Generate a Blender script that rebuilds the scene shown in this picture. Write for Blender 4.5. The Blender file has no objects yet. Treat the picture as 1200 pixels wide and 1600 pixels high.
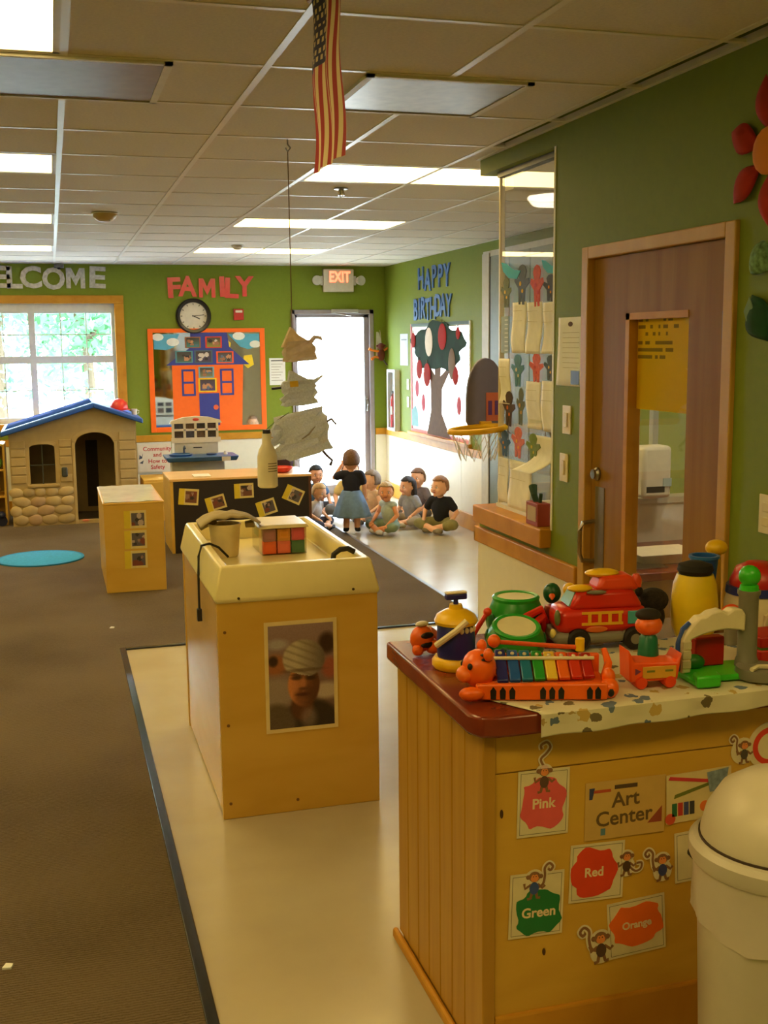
import bpy, bmesh, math, random
from mathutils import Matrix, Vector
PI = math.pi
random.seed(7)
S = bpy.context.scene
C = S.collection

# ------------------------------------------------------------------ camera
H = 1.74
cam_d = bpy.data.cameras.new('camera'); cam = bpy.data.objects.new('camera', cam_d); C.objects.link(cam)
yaw, pitch, roll, FPX = 0.282418534, 0.148731263, 0.0106486822, 1768.1395
fw = Vector((math.sin(yaw)*math.cos(pitch), math.cos(yaw)*math.cos(pitch), -math.sin(pitch)))
rt = Vector((math.cos(yaw), -math.sin(yaw), 0)); dn = fw.cross(rt)
r2 = math.cos(roll)*rt + math.sin(roll)*dn; d2 = -math.sin(roll)*rt + math.cos(roll)*dn
cm = Matrix((r2, -d2, -fw)).transposed().to_4x4(); cm.translation = (0, 0, H)
cam.matrix_world = cm
cam_d.sensor_fit = 'HORIZONTAL'; cam_d.sensor_width = 36.0; cam_d.lens = FPX/1200*36
cam_d.clip_start = 0.05; cam_d.clip_end = 200
S.camera = cam

# ------------------------------------------------------------------ world, sun, exposure
w = bpy.data.worlds.new('sky'); S.world = w; w.use_nodes = True
bg = w.node_tree.nodes['Background']; bg.inputs['Color'].default_value = (0.70, 0.87, 1.0, 1); bg.inputs['Strength'].default_value = 11.5
sun_d = bpy.data.lights.new('sun', 'SUN'); sun = bpy.data.objects.new('sun', sun_d); C.objects.link(sun)
sun_d.energy = 4.5; sun_d.angle = 0.01; sun_d.color = (1, 0.98, 0.95)
sun.rotation_euler = (math.radians(-38), 0, math.radians(18))
LAMP_COLOR, LAMP_POWER = (1.0, 0.70, 0.24), 5.8
S.view_settings.view_transform = 'Standard'; S.view_settings.look = 'None'
S.view_settings.gamma = 1.0; S.view_settings.use_curve_mapping = False
S.view_settings.exposure = 1.17
S.cycles.max_bounces = 8; S.cycles.diffuse_bounces = 4; S.cycles.glossy_bounces = 3; S.cycles.transparent_max_bounces = 12
S.cycles.caustics_reflective = False; S.cycles.caustics_refractive = False
S.cycles.sample_clamp_indirect = 4.0
S.cycles.use_denoising = True

# ------------------------------------------------------------------ materials
def lin(c):
    r = []
    for v in c[:3]:
        v = v/255.0
        r.append(v/12.92 if v <= 0.04045 else ((v+0.055)/1.055)**2.4)
    return tuple(r)
_m = {}
def _new(name):
    m = bpy.data.materials.new(name); m.use_nodes = True
    nt = m.node_tree; return m, nt, nt.nodes['Principled BSDF']
def _coords(nt, scale, kind='Object'):
    tc = nt.nodes.new('ShaderNodeTexCoord'); mp = nt.nodes.new('ShaderNodeMapping')
    mp.inputs['Scale'].default_value = scale
    nt.links.new(tc.outputs[kind], mp.inputs['Vector']); return mp
def M(c, rough=0.55, var=0.06, bump=0.0, scale=18.0, metal=0.0, coat=0.0, trans=0.0):
    """plain procedural surface: base colour with a little noise mottling"""
    key = (tuple(c), rough, var, bump, scale, metal, coat, trans)
    if key in _m: return _m[key]
    m, nt, b = _new('surface_%d_%d_%d' % tuple(int(x) for x in c[:3]))
    l = lin(c)
    mp = _coords(nt, (scale,)*3)
    n = nt.nodes.new('ShaderNodeTexNoise'); n.inputs['Scale'].default_value = 1.0; n.inputs['Detail'].default_value = 3
    nt.links.new(mp.outputs[0], n.inputs['Vector'])
    r = nt.nodes.new('ShaderNodeValToRGB')
    r.color_ramp.elements[0].position = 0.3; r.color_ramp.elements[1].position = 0.7
    r.color_ramp.elements[0].color = tuple(x*(1-var) for x in l)+(1,)
    r.color_ramp.elements[1].color = tuple(min(1, x*(1+var)) for x in l)+(1,)
    nt.links.new(n.outputs['Fac'], r.inputs[0]); nt.links.new(r.outputs[0], b.inputs['Base Color'])
    b.inputs['Roughness'].default_value = rough; b.inputs['Metallic'].default_value = metal
    if coat: b.inputs['Coat Weight'].default_value = coat
    if trans:
        b.inputs['Transmission Weight'].default_value = trans
    if bump:
        bp = nt.nodes.new('ShaderNodeBump'); bp.inputs['Strength'].default_value = bump; bp.inputs['Distance'].default_value = 0.004
        nt.links.new(n.outputs['Fac'], bp.inputs['Height']); nt.links.new(bp.outputs[0], b.inputs['Normal'])
    _m[key] = m; return m
def wood(name, c1, c2, scale=(3, 3, 40), rough=0.45):
    if name in _m: return _m[name]
    m, nt, b = _new(name)
    mp = _coords(nt, scale)
    n = nt.nodes.new('ShaderNodeTexNoise'); n.inputs['Scale'].default_value = 1.0; n.inputs['Detail'].default_value = 5; n.inputs['Distortion'].default_value = 0.6
    nt.links.new(mp.outputs[0], n.inputs['Vector'])
    r = nt.nodes.new('ShaderNodeValToRGB'); r.color_ramp.elements[0].position = 0.32; r.color_ramp.elements[1].position = 0.68
    r.color_ramp.elements[0].color = lin(c1)+(1,); r.color_ramp.elements[1].color = lin(c2)+(1,)
    nt.links.new(n.outputs['Fac'], r.inputs[0]); nt.links.new(r.outputs[0], b.inputs['Base Color'])
    b.inputs['Roughness'].default_value = rough
    _m[name] = m; return m
def emis(name, c, s):
    if name in _m: return _m[name]
    m, nt, b = _new(name)
    b.inputs['Base Color'].default_value = (0.8, 0.8, 0.8, 1)
    b.inputs['Emission Color'].default_value = tuple(c)+(1,); b.inputs['Emission Strength'].default_value = s
    _m[name] = m; return m
def glass(name='pane_glass', tint=(1, 1, 1), ior=1.45, rough=0.0):
    if name in _m: return _m[name]
    m = bpy.data.materials.new(name); m.use_nodes = True; nt = m.node_tree; nt.nodes.clear()
    o = nt.nodes.new('ShaderNodeOutputMaterial'); mx = nt.nodes.new('ShaderNodeMixShader')
    t = nt.nodes.new('ShaderNodeBsdfTransparent'); g = nt.nodes.new('ShaderNodeBsdfGlossy'); f = nt.nodes.new('ShaderNodeLayerWeight'); f.inputs['Blend'].default_value = 0.5
    t.inputs['Color'].default_value = tuple(tint)+(1,); g.inputs['Roughness'].default_value = rough
    pw = nt.nodes.new('ShaderNodeMath'); pw.operation = 'POWER'; pw.inputs[1].default_value = 4.0
    ad = nt.nodes.new('ShaderNodeMath'); ad.operation = 'MULTIPLY_ADD'; ad.inputs[1].default_value = 0.9; ad.inputs[2].default_value = 0.03
    nt.links.new(f.outputs['Facing'], pw.inputs[0]); nt.links.new(pw.outputs[0], ad.inputs[0])
    nt.links.new(ad.outputs[0], mx.inputs[0]); nt.links.new(t.outputs[0], mx.inputs[1]); nt.links.new(g.outputs[0], mx.inputs[2])
    nt.links.new(mx.outputs[0], o.inputs['Surface']); _m[name] = m; return m
def thin(c, var=.15, scale=40.0, t=0.45):
    key = ('thin', tuple(c), var)
    if key in _m: return _m[key]
    base = M(c, .85, var, .15, scale+.01); m = base.copy(); nt = m.node_tree; b = nt.nodes['Principled BSDF']; o = nt.nodes['Material Output']
    tr = nt.nodes.new('ShaderNodeBsdfTranslucent'); mx = nt.nodes.new('ShaderNodeMixShader'); mx.inputs[0].default_value = t
    l = b.inputs['Base Color'].links[0].from_socket; nt.links.new(l, tr.inputs['Color'])
    nt.links.new(b.outputs[0], mx.inputs[1]); nt.links.new(tr.outputs[0], mx.inputs[2]); nt.links.new(mx.outputs[0], o.inputs['Surface'])
    _m[key] = m; return m
def vcol(rough=0.6, t=0.0):
    key = 'printed_colour_%d_%d' % (int(rough*100), int(t*100))
    if key in _m: return _m[key]
    m, nt, b = _new(key)
    a = nt.nodes.new('ShaderNodeVertexColor'); a.layer_name = 'Col'
    nt.links.new(a.outputs['Color'], b.inputs['Base Color']); b.inputs['Roughness'].default_value = rough
    if t:
        o = nt.nodes['Material Output']; tr = nt.nodes.new('ShaderNodeBsdfTranslucent'); mx = nt.nodes.new('ShaderNodeMixShader'); mx.inputs[0].default_value = t
        nt.links.new(a.outputs['Color'], tr.inputs['Color']); nt.links.new(b.outputs[0], mx.inputs[1]); nt.links.new(tr.outputs[0], mx.inputs[2]); nt.links.new(mx.outputs[0], o.inputs['Surface'])
    _m[key] = m; return m
def carpet_mat():
    m, nt, b = _new('carpet_pile')
    mp = _coords(nt, (1, 1, 1))
    wv = nt.nodes.new('ShaderNodeTexWave'); wv.wave_type = 'BANDS'; wv.bands_direction = 'Y'; wv.inputs['Scale'].default_value = 26; wv.inputs['Distortion'].default_value = 3.0; wv.inputs['Detail'].default_value = 2; wv.inputs['Detail Scale'].default_value = 3
    n = nt.nodes.new('ShaderNodeTexNoise'); n.inputs['Scale'].default_value = 160; n.inputs['Detail'].default_value = 3
    n2 = nt.nodes.new('ShaderNodeTexNoise'); n2.inputs['Scale'].default_value = 1.3
    for k in (wv, n, n2): nt.links.new(mp.outputs[0], k.inputs['Vector'])
    mx = nt.nodes.new('ShaderNodeMath'); mx.operation = 'ADD'; nt.links.new(wv.outputs['Fac'], mx.inputs[0]); nt.links.new(n.outputs['Fac'], mx.inputs[1])
    mx2 = nt.nodes.new('ShaderNodeMath'); mx2.operation = 'MULTIPLY_ADD'; nt.links.new(mx.outputs[0], mx2.inputs[0]); mx2.inputs[1].default_value = 0.4; nt.links.new(n2.outputs['Fac'], mx2.inputs[2])
    r = nt.nodes.new('ShaderNodeValToRGB'); r.color_ramp.elements[0].position = 0.35; r.color_ramp.elements[1].position = 1.3
    r.color_ramp.elements[0].color = lin((66, 55, 41))+(1,); r.color_ramp.elements[1].color = lin((110, 96, 76))+(1,)
    nt.links.new(mx2.outputs[0], r.inputs[0]); nt.links.new(r.outputs[0], b.inputs['Base Color'])
    b.inputs['Roughness'].default_value = 0.95; b.inputs['Specular IOR Level'].default_value = 0.1
    bp = nt.nodes.new('ShaderNodeBump'); bp.inputs['Strength'].default_value = 0.6; bp.inputs['Distance'].default_value = 0.006
    nt.links.new(mx.outputs[0], bp.inputs['Height']); nt.links.new(bp.outputs[0], b.inputs['Normal'])
    return m

MAPLE = wood('maple_laminate', (204, 160, 62), (214, 172, 76), (2, 2, 7), 0.4)
OAK = wood('oak_trim', (184, 126, 30), (202, 146, 46), (6, 6, 6), 0.5)
DOORW = wood('door_veneer', (138, 96, 30), (156, 114, 42), (14, 14, 1.2), 0.5)
FRAMEW = wood('door_frame_maple', (188, 142, 56), (200, 156, 70), (8, 8, 3), 0.45)
BEAD = wood('bead_board_pine', (176, 128, 34), (192, 146, 50), (22, 22, 1.5), 0.45)
CHERRY = wood('cherry_top', (116, 44, 26), (136, 58, 34), (5, 9, 9), 0.22)
GREEN = M((122, 138, 44), 0.6, 0.03, 0.05, 30)
CREAM = M((230, 227, 212), 0.35, 0.02)
for _w, _s in ((GREEN, .2), (DOORW, .15), (OAK, .25)): _w.node_tree.nodes['Principled BSDF'].inputs['Specular IOR Level'].default_value = _s
WHITE = M((226, 224, 216), 0.5, 0.03)
PAPER = M((236, 238, 238), 0.8, 0.02)
GLASS = glass()
STEEL = M((150, 146, 140), 0.3, 0.05, metal=1.0)
DARK = M((26, 24, 26), 0.5)

# ------------------------------------------------------------------ mesh helpers
class MB:
    def __init__(s, mat=None):
        s.bm = bmesh.new(); s.Mx = mat or Matrix(); s.cl = None
    def _fin(s, vs, c):
        for v in vs: v.co = s.Mx @ v.co
        if c is not None:
            if s.cl is None: s.cl = s.bm.loops.layers.float_color.new('Col')
            l = lin(c)+(1.0,)
            fs = set()
            for v in vs: fs.update(v.link_faces)
            for f in fs:
                for lp in f.loops: lp[s.cl] = l
        return s
    def box(s, x0, y0, z0, x1, y1, z1, c=None):
        vs = [s.bm.verts.new(p) for p in ((x0,y0,z0),(x1,y0,z0),(x1,y1,z0),(x0,y1,z0),(x0,y0,z1),(x1,y0,z1),(x1,y1,z1),(x0,y1,z1))]
        flip = (x1-x0)*(y1-y0)*(z1-z0) < 0
        for f in ((0,3,2,1),(4,5,6,7),(0,1,5,4),(1,2,6,5),(2,3,7,6),(3,0,4,7)):
            q = [vs[i] for i in f]
            if flip: q.reverse()
            s.bm.faces.new(q)
        return s._fin(vs, c)
    def frustum(s, b, t, z0, z1, c=None):
        (ax,ay,bx,by), (cx,cy,dx,dy) = b, t
        vs = [s.bm.verts.new(p) for p in ((ax,ay,z0),(bx,ay,z0),(bx,by,z0),(ax,by,z0),(cx,cy,z1),(dx,cy,z1),(dx,dy,z1),(cx,dy,z1))]
        for f in ((0,3,2,1),(4,5,6,7),(0,1,5,4),(1,2,6,5),(2,3,7,6),(3,0,4,7)): s.bm.faces.new([vs[i] for i in f])
        return s._fin(vs, c)
    def prism(s, pts, z0, z1, c=None):
        a = 0
        for i in range(len(pts)):
            x0, y0 = pts[i]; x1, y1 = pts[(i+1) % len(pts)]; a += x0*y1-x1*y0
        if a < 0: pts = list(reversed(pts))
        lo = [s.bm.verts.new((x, y, z0)) for x, y in pts]; hi = [s.bm.verts.new((x, y, z1)) for x, y in pts]
        s.bm.faces.new(list(reversed(lo))); s.bm.faces.new(hi)
        n = len(pts)
        for i in range(n): s.bm.faces.new((lo[i], lo[(i+1)%n], hi[(i+1)%n], hi[i]))
        return s._fin(lo+hi, c)
    def disc(s, x, y, r, z0, z1, c=None, n=20, ry=None, a0=0.0):
        ry = ry or r
        return s.prism([(x+r*math.cos(a0+2*PI*i/n), y+ry*math.sin(a0+2*PI*i/n)) for i in range(n)], z0, z1, c)
    def lathe(s, prof, n=24, o=(0,0,0), c=None, sx=1, sy=1, loop=False):
        vs = []; rings = []
        for r, z in prof:
            if r < 1e-6:
                v = s.bm.verts.new((o[0], o[1], o[2]+z)); rings.append([v]); vs.append(v)
            else:
                k = [s.bm.verts.new((o[0]+sx*r*math.cos(2*PI*i/n), o[1]+sy*r*math.sin(2*PI*i/n), o[2]+z)) for i in range(n)]
                rings.append(k); vs += k
        for a, b in zip(rings, rings[1:]):
            for i in range(n):
                j = (i+1) % n
                if len(a) == 1 and len(b) == 1: continue
                if len(a) == 1: s.bm.faces.new((a[0], b[j], b[i]))
                elif len(b) == 1: s.bm.faces.new((a[i], a[j], b[0]))
                else: s.bm.faces.new((a[i], a[j], b[j], b[i]))
        if loop:
            for i in range(n):
                j = (i+1) % n; s.bm.faces.new((rings[-1][i], rings[-1][j], rings[0][j], rings[0][i]))
            return s._fin(vs, c)
        if len(rings[0]) > 1: s.bm.faces.new(list(reversed(rings[0])))
        if len(rings[-1]) > 1: s.bm.faces.new(rings[-1])
        return s._fin(vs, c)
    def ell(s, o, r, c=None, n=16, m=10, rot=None):
        if not hasattr(r, '__len__'): r = (r, r, r)
        vs = []; rings = []
        for k in range(m+1):
            t = PI*k/m - PI/2
            if k in (0, m):
                ring = [s.bm.verts.new((0, 0, math.sin(t)))]
            else:
                ring = [s.bm.verts.new((math.cos(t)*math.cos(2*PI*i/n), math.cos(t)*math.sin(2*PI*i/n), math.sin(t))) for i in range(n)]
            rings.append(ring); vs += ring
        for a, b in zip(rings, rings[1:]):
            for i in range(n):
                j = (i+1) % n
                if len(a) == 1: s.bm.faces.new((a[0], b[j], b[i]))
                elif len(b) == 1: s.bm.faces.new((a[i], a[j], b[0]))
                else: s.bm.faces.new((a[i], a[j], b[j], b[i]))
        R = rot or Matrix.Identity(3)
        for v in vs: v.co = Vector(o) + R @ Vector((v.co.x*r[0], v.co.y*r[1], v.co.z*r[2]))
        return s._fin(vs, c)
    def cone(s, p0, r0, p1, r1, n=12, c=None):
        p0, p1 = Vector(p0), Vector(p1); d = (p1-p0)
        if d.length < 1e-6: return s
        q = d.normalized().to_track_quat('Z', 'Y')
        a = [s.bm.verts.new(p0 + q @ Vector((r0*math.cos(2*PI*i/n), r0*math.sin(2*PI*i/n), 0))) for i in range(n)]
        b = [s.bm.verts.new(p1 + q @ Vector((r1*math.cos(2*PI*i/n), r1*math.sin(2*PI*i/n), 0))) for i in range(n)]
        for i in range(n):
            j = (i+1) % n; s.bm.faces.new((a[i], a[j], b[j], b[i]))
        s.bm.faces.new(list(reversed(a))); s.bm.faces.new(b)
        return s._fin(a+b, c)
    def cap(s, p0, r0, p1, r1, n=12):
        return s.cone(p0, r0, p1, r1, n).ell(p0, r0, None, n, 8).ell(p1, r1, None, n, 8)
    def tube(s, path, r, n=8, c=None, closed=False):
        path = [Vector(p) for p in path]; rings = []; vs = []
        N = len(path); rr = r if hasattr(r, '__len__') else [r]*N
        up = Vector((0.13, 0.31, 0.94))
        for i, p in enumerate(path):
            if closed: t = (path[(i+1) % N]-path[i-1]).normalized()
            else: t = (path[min(i+1, N-1)]-path[max(i-1, 0)]).normalized()
            x = t.cross(up)
            if x.length < 1e-3: x = t.cross(Vector((1, 0, 0)))
            x.normalize(); y = t.cross(x)
            k = [s.bm.verts.new(p + rr[i]*(math.cos(2*PI*j/n)*x + math.sin(2*PI*j/n)*y)) for j in range(n)]
            rings.append(k); vs += k
        seq = list(zip(rings, rings[1:]))
        if closed: seq.append((rings[-1], rings[0]))
        for a, b in seq:
            for i in range(n):
                j = (i+1) % n; s.bm.faces.new((a[i], b[i], b[j], a[j]))
        if not closed:
            s.bm.faces.new(rings[0]); s.bm.faces.new(list(reversed(rings[-1])))
        return s._fin(vs, c)
    def surf(s, fn, nu, nv, c=None, colfn=None):
        g = [[s.bm.verts.new(fn(i/nu, j/nv)) for i in range(nu+1)] for j in range(nv+1)]
        if colfn is not None and s.cl is None: s.cl = s.bm.loops.layers.float_color.new('Col')
        for j in range(nv):
            for i in range(nu):
                f = s.bm.faces.new((g[j][i], g[j][i+1], g[j+1][i+1], g[j+1][i]))
                if colfn is not None:
                    l = lin(colfn((i+.5)/nu, (j+.5)/nv))+(1.0,)
                    for lp in f.loops: lp[s.cl] = l
        vs = [v for row in g for v in row]
        return s._fin(vs, c)
    def mesh(s, name, smooth=0.7):
        if s.bm.faces: bmesh.ops.recalc_face_normals(s.bm, faces=s.bm.faces[:])
        me = bpy.data.meshes.new(name); s.bm.to_mesh(me); s.bm.free()
        if smooth:
            me.shade_smooth(); me.set_sharp_from_angle(angle=smooth)
        return me
    def build(s, name, mat, parent=None, bevel=0, smooth=0.7, solid=0, sub=0):
        me = s.mesh(name, smooth)
        if isinstance(mat, (tuple, list)): mat = M(mat)
        me.materials.append(mat)
        o = bpy.data.objects.new(name, me); C.objects.link(o)
        if parent is not None: o.parent = parent
        if solid:
            md = o.modifiers.new('thickness', 'SOLIDIFY'); md.thickness = solid; md.offset = 0
        if bevel:
            md = o.modifiers.new('bevel', 'BEVEL'); md.width = bevel; md.segments = 2; md.limit_method = 'ANGLE'
        if sub:
            md = o.modifiers.new('subdivision', 'SUBSURF'); md.levels = sub; md.render_levels = sub
        return o
def tag(o, label=None, cat=None, group=None, kind=None):
    if label: o['label'] = label
    if cat: o['category'] = cat
    if group: o['group'] = group
    if kind: o['kind'] = kind
    return o
def thing(name, label, cat, loc=(0,0,0), rz=0, group=None):
    o = bpy.data.objects.new(name, None); C.objects.link(o); o.empty_display_size = 0.05
    o.location = loc; o.rotation_euler = (0, 0, rz)
    return tag(o, label, cat, group)
# walls: local u (right), v (up), w (out of the wall into the room)
FACE = {'back': Matrix(((1,0,0),(0,0,-1),(0,1,0))), 'right': Matrix(((0,0,-1),(-1,0,0),(0,1,0)))}
def wthing(name, label, cat, loc, face='back', roll=0.0, group=None):
    o = bpy.data.objects.new(name, None); C.objects.link(o); o.empty_display_size = 0.05
    m = FACE[face].to_4x4() @ Matrix.Rotation(roll, 4, 'Z'); m.translation = loc
    o.matrix_world = m
    return tag(o, label, cat, group)
def struct(name, mb, mat, label=None, parent=None, **k):
    o = mb.build(name, mat, parent, **k)
    if parent is None: tag(o, label, None, None, 'structure')
    return o
def sempty(name, label, loc=(0,0,0)):
    o = bpy.data.objects.new(name, None); C.objects.link(o); o.location = loc; return tag(o, label, None, None, 'structure')
_t = {}
def text_mesh(s, size, ext=0.002, fat=0.0, align='CENTER'):
    key = (s, size, ext, fat, align)
    if key in _t: return _t[key]
    cu = bpy.data.curves.new('lettering', 'FONT'); cu.body = s; cu.size = size; cu.extrude = ext; cu.offset = fat
    cu.align_x = align; cu.align_y = 'CENTER'; cu.resolution_u = 3
    o = bpy.data.objects.new('tmp', cu); C.objects.link(o)
    dg = bpy.context.evaluated_depsgraph_get()
    me = bpy.data.meshes.new_from_object(o.evaluated_get(dg)); me.name = 'lettering'
    bpy.data.objects.remove(o); bpy.data.curves.remove(cu)
    _t[key] = me; return me
def text(name, s, size, mat, parent, u=0, v=0, wz=0.002, ext=0.001, fat=0.0, rot=0.0, sx=1.0, align='CENTER'):
    me = text_mesh(s, size, ext, fat, align).copy(); me.materials.clear()
    me.materials.append(M(mat) if isinstance(mat, (tuple, list)) else mat)
    o = bpy.data.objects.new(name, me); C.objects.link(o); o.parent = parent
    o.location = (u, v, wz); o.rotation_euler = (0, 0, rot); o.scale = (sx, 1, 1)
    return o
def raster(name, wd, ht, nx, ny, fn, parent, u=0, v=0, wz=0.001, rough=0.5, t=0.0):
    """flat print: fn(a, b) -> rgb, a and b run 0..1 from the lower left"""
    return MB().surf(lambda a, b: (u+(a-.5)*wd, v+(b-.5)*ht, wz), nx, ny, None, fn).build(name, vcol(rough, t), parent, smooth=0)
def copy_tree(o, parent=None):
    c = o.copy(); C.objects.link(c)
    if parent is not None: c.parent = parent
    for ch in list(o.children): copy_tree(ch, c)
    return c
def mixc(a, b, t): return tuple(a[i]*(1-t)+b[i]*t for i in range(3))
def noise2(a, b, seed=0):
    v = math.sin(a*12.9898+b*78.233+seed*37.7)*43758.5453
    return v-math.floor(v)

# ------------------------------------------------------------------ structure
CZ = 2.592; XN = 2.011; XF = 3.69; YB = 12.575; XL = -3.577; YF = -0.628
GX, GY, GS = 0.083, 3.642, 0.61
vin, vnt, vb = _new('vinyl_floor')
_mp = _coords(vnt, (1.2, 1.2, 1)); _n = vnt.nodes.new('ShaderNodeTexNoise'); _n.inputs['Scale'].default_value = 2.2; _n.inputs['Detail'].default_value = 6
vnt.links.new(_mp.outputs[0], _n.inputs['Vector']); _r = vnt.nodes.new('ShaderNodeValToRGB')
_r.color_ramp.elements[0].position = .3; _r.color_ramp.elements[1].position = .7
_r.color_ramp.elements[0].color = lin((180, 168, 144))+(1,); _r.color_ramp.elements[1].color = lin((190, 180, 156))+(1,)
vnt.links.new(_n.outputs['Fac'], _r.inputs[0]); vnt.links.new(_r.outputs[0], vb.inputs['Base Color'])
vb.inputs['Roughness'].default_value = 0.22
_b = vnt.nodes.new('ShaderNodeBump'); _b.inputs['Strength'].default_value = .06; _b.inputs['Distance'].default_value = .01
vnt.links.new(_n.outputs['Fac'], _b.inputs['Height']); vnt.links.new(_b.outputs[0], vb.inputs['Normal'])

fl = struct('floor', MB().box(XL-.1, YF-.1, -.1, XF+.15, YB+.15, 0), vin, 'cream polished vinyl floor with brown carpet areas')
CARPET = carpet_mat()
MB().box(XL, YF, 0, .302, YB, .008).box(.302, 6.52, 0, 2.52, YB, .008).build('carpet', CARPET, fl, smooth=0)
STRIP = M((30, 32, 40), 0.18)
t1 = sempty('trim_1', 'dark glossy metal strip along the carpet edges')
MB().box(.296, YF, 0, .330, 6.53, .011).build('edge_strip', STRIP, t1, bevel=.003)
MB().box(.330, 6.503, 0, 2.53, 6.53, .011).build('edge_strip', STRIP, t1, bevel=.003)
MB().box(2.51, 6.53, 0, 2.54, YB, .011).build('edge_strip', M((96, 92, 96), .3), t1, bevel=.003)

# ceiling: board above, 2 ft tiles, tees, fixtures dropped into the grid
TILE = M((222, 216, 204), 0.9, 0.05, 0.25, 90)
cl = struct('ceiling', MB().box(XL-.1, YF-.1, CZ+.05, XF+.15, YB+.15, CZ+.15), M((190, 184, 170), .9), 'white suspended ceiling of square tiles in a metal grid')
NI = 12; NJ0, NJ1 = -7, 15
fix = []   # (x0, y0, lit)
LIT = {(2,3):1, (2,7):1, (2,11):1, (-2,-1):1, (-2,3):1, (-2,7):1, (-2,11):1, (-6,3):1, (-6,7):1, (-6,11):1, (-6,-1):0, (-2,-5):1, (-6,-5):1, (2,-5):1}
cover = set()
for (i, j) in LIT: cover.update({(i, j), (i+1, j)})
tme = MB().frustum((-.295, -.295, .295, .295), (-.303, -.303, .303, .303), 0, .016).mesh('ceiling_tile', 0); tme.materials.append(TILE)
for j in range(NJ0, NJ1):
    for i in range(-6, 6):
        if (i, j) in cover: continue
        x0, y0 = GX+i*GS, GY+j*GS
        if x0 > 1.8 and y0 < 4.8: continue
        o = bpy.data.objects.new('ceiling_tile', tme); C.objects.link(o); o.parent = cl
        o.location = (x0+GS/2, min(y0+GS/2, YB-.05 if j == 14 else 1e9), CZ+.004)
        if j == 14: o.scale = (1, (YB-y0)/GS-.01, 1); o.location.y = (y0+YB)/2
        if i == 5: o.scale.x = (XF-x0)/GS; o.location.x = (x0+XF)/2
TEE = M((228, 226, 218), 0.35, 0.02)
for i in range(-6, 7):
    x = GX+i*GS
    y0 = YF if x < 1.95 else 5.2
    if x > XF: continue
    MB().box(x-.012, y0, CZ, x+.012, YB, CZ+.012).build('main_tee', TEE, cl, smooth=0)
for j in range(NJ0, NJ1):
    y = GY+j*GS
    MB().box(XL, y-.011, CZ+.001, XN+.05 if y < 5.1 else XF, y+.011, CZ+.010).build('cross_tee', TEE, cl, smooth=0)
MB().box(XN-.022, YF, CZ-.001, XN, 5.22, CZ+.02).build('wall_angle', TEE, cl, smooth=0)
MB().box(XL, YB-.022, CZ-.001, XF, YB, CZ+.02).build('wall_angle', TEE, cl, smooth=0)
MB().box(XF-.022, 5.2, CZ-.001, XF, YB, CZ+.02).build('wall_angle', TEE, cl, smooth=0)
LAMP = emis('lamp_diffuser', LAMP_COLOR, LAMP_POWER)
LENS = M((176, 166, 146), 0.3, 0.05)
def fixture(i, j, lit, label):
    x0, y0 = GX+i*GS, GY+j*GS
    t = thing('ceiling_light', label, 'ceiling light', (x0+GS, y0+GS/2, CZ), 0, 'recessed ceiling lights')
    a, b = GS-.012, GS/2-.012
    MB().box(-a,-b,.0,a,-b+.02,.012).box(-a,b-.02,.0,a,b,.012).box(-a,-b,.0,-a+.02,b,.012).box(a-.02,-b,.0,a,b,.012).build('frame', WHITE, t, smooth=0)
    MB().box(-a+.02,-b+.02,.002,a-.02,b-.02,.008).build('diffuser', LAMP if lit else LENS, t, smooth=0)
rown = {-5:'behind the viewer', -1:'nearest', 3:'second', 7:'third', 11:'farthest'}
for (i, j), lit in LIT.items():
    col = {2:'right', -2:'left', -6:'far left'}[i]
    if j == -5: lab = 'unseen ceiling light added behind the viewer, %s side' % ({2:'vinyl', -2:'carpet', -6:'far left'}[i])  # row out of view, lit to brighten the counter front
    else: lab = '%s ceiling light in the %s column, %s from the viewer' % ('bright rectangular' if lit else 'unlit rectangular', col, rown[j])
    fixture(i, j, lit, lab)

# back wall with window and exit door openings
WX0, WX1, WZ0, WZ1 = -1.02, .674, .93, 2.19
DX0, DX1, DZ = 2.59, 3.546, 2.11
wb = struct('wall_back', MB().box(XL-.1,YB,0,WX0,YB+.14,CZ+.05).box(WX0,YB,0,WX1,YB+.14,WZ0).box(WX0,YB,WZ1,WX1,YB+.14,CZ+.05)
    .box(WX1,YB,0,DX0,YB+.14,CZ+.05).box(DX0,YB,DZ,DX1,YB+.14,CZ+.05).box(DX1,YB,0,XF+.15,YB+.14,CZ+.05), GREEN, 'green back wall above a cream wainscot', smooth=0)
RZ0, RZ1 = .69, .765
def panels(face, a0, a1, z1, pos, parent, wd=1.2):
    x = a0
    while x < a1-.02:
        x1 = min(x+wd, a1)
        b = MB()
        if face == 'back': b.box(x+.003, pos-.006, .0, x1-.003, pos, z1)
        else: b.box(pos-.006, x+.003, .0, pos, x1-.003, z1)
        b.build('wainscot_panel', CREAM, parent, smooth=0); x = x1
panels('back', XL, DX0-.01, RZ0, YB, wb); panels('back', DX1+.01, XF, RZ0, YB, wb)
rails = sempty('trim_2', 'orange oak chair rail running along the walls')
def rail(b, nm='chair_rail'): b.build(nm, OAK, rails, bevel=.006, smooth=0)
rail(MB().box(XL,YB-.022,RZ0,WX0-.1,YB,RZ1)); rail(MB().box(WX0-.1,YB-.022,RZ0,WX1+.1,YB,RZ1)); rail(MB().box(WX1+.1,YB-.022,RZ0,DX0-.01,YB,RZ1)); rail(MB().box(DX1+.01,YB-.022,RZ0,XF,YB,RZ1))
bs = sempty('baseboard_back', 'oak baseboard under the back wall')
MB().box(XL,YB-.018,0,DX0-.01,YB-.006,.11).build('board', OAK, bs, smooth=0); MB().box(DX1+.01,YB-.018,0,XF,YB-.006,.11).build('board', OAK, bs, smooth=0)

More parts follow.
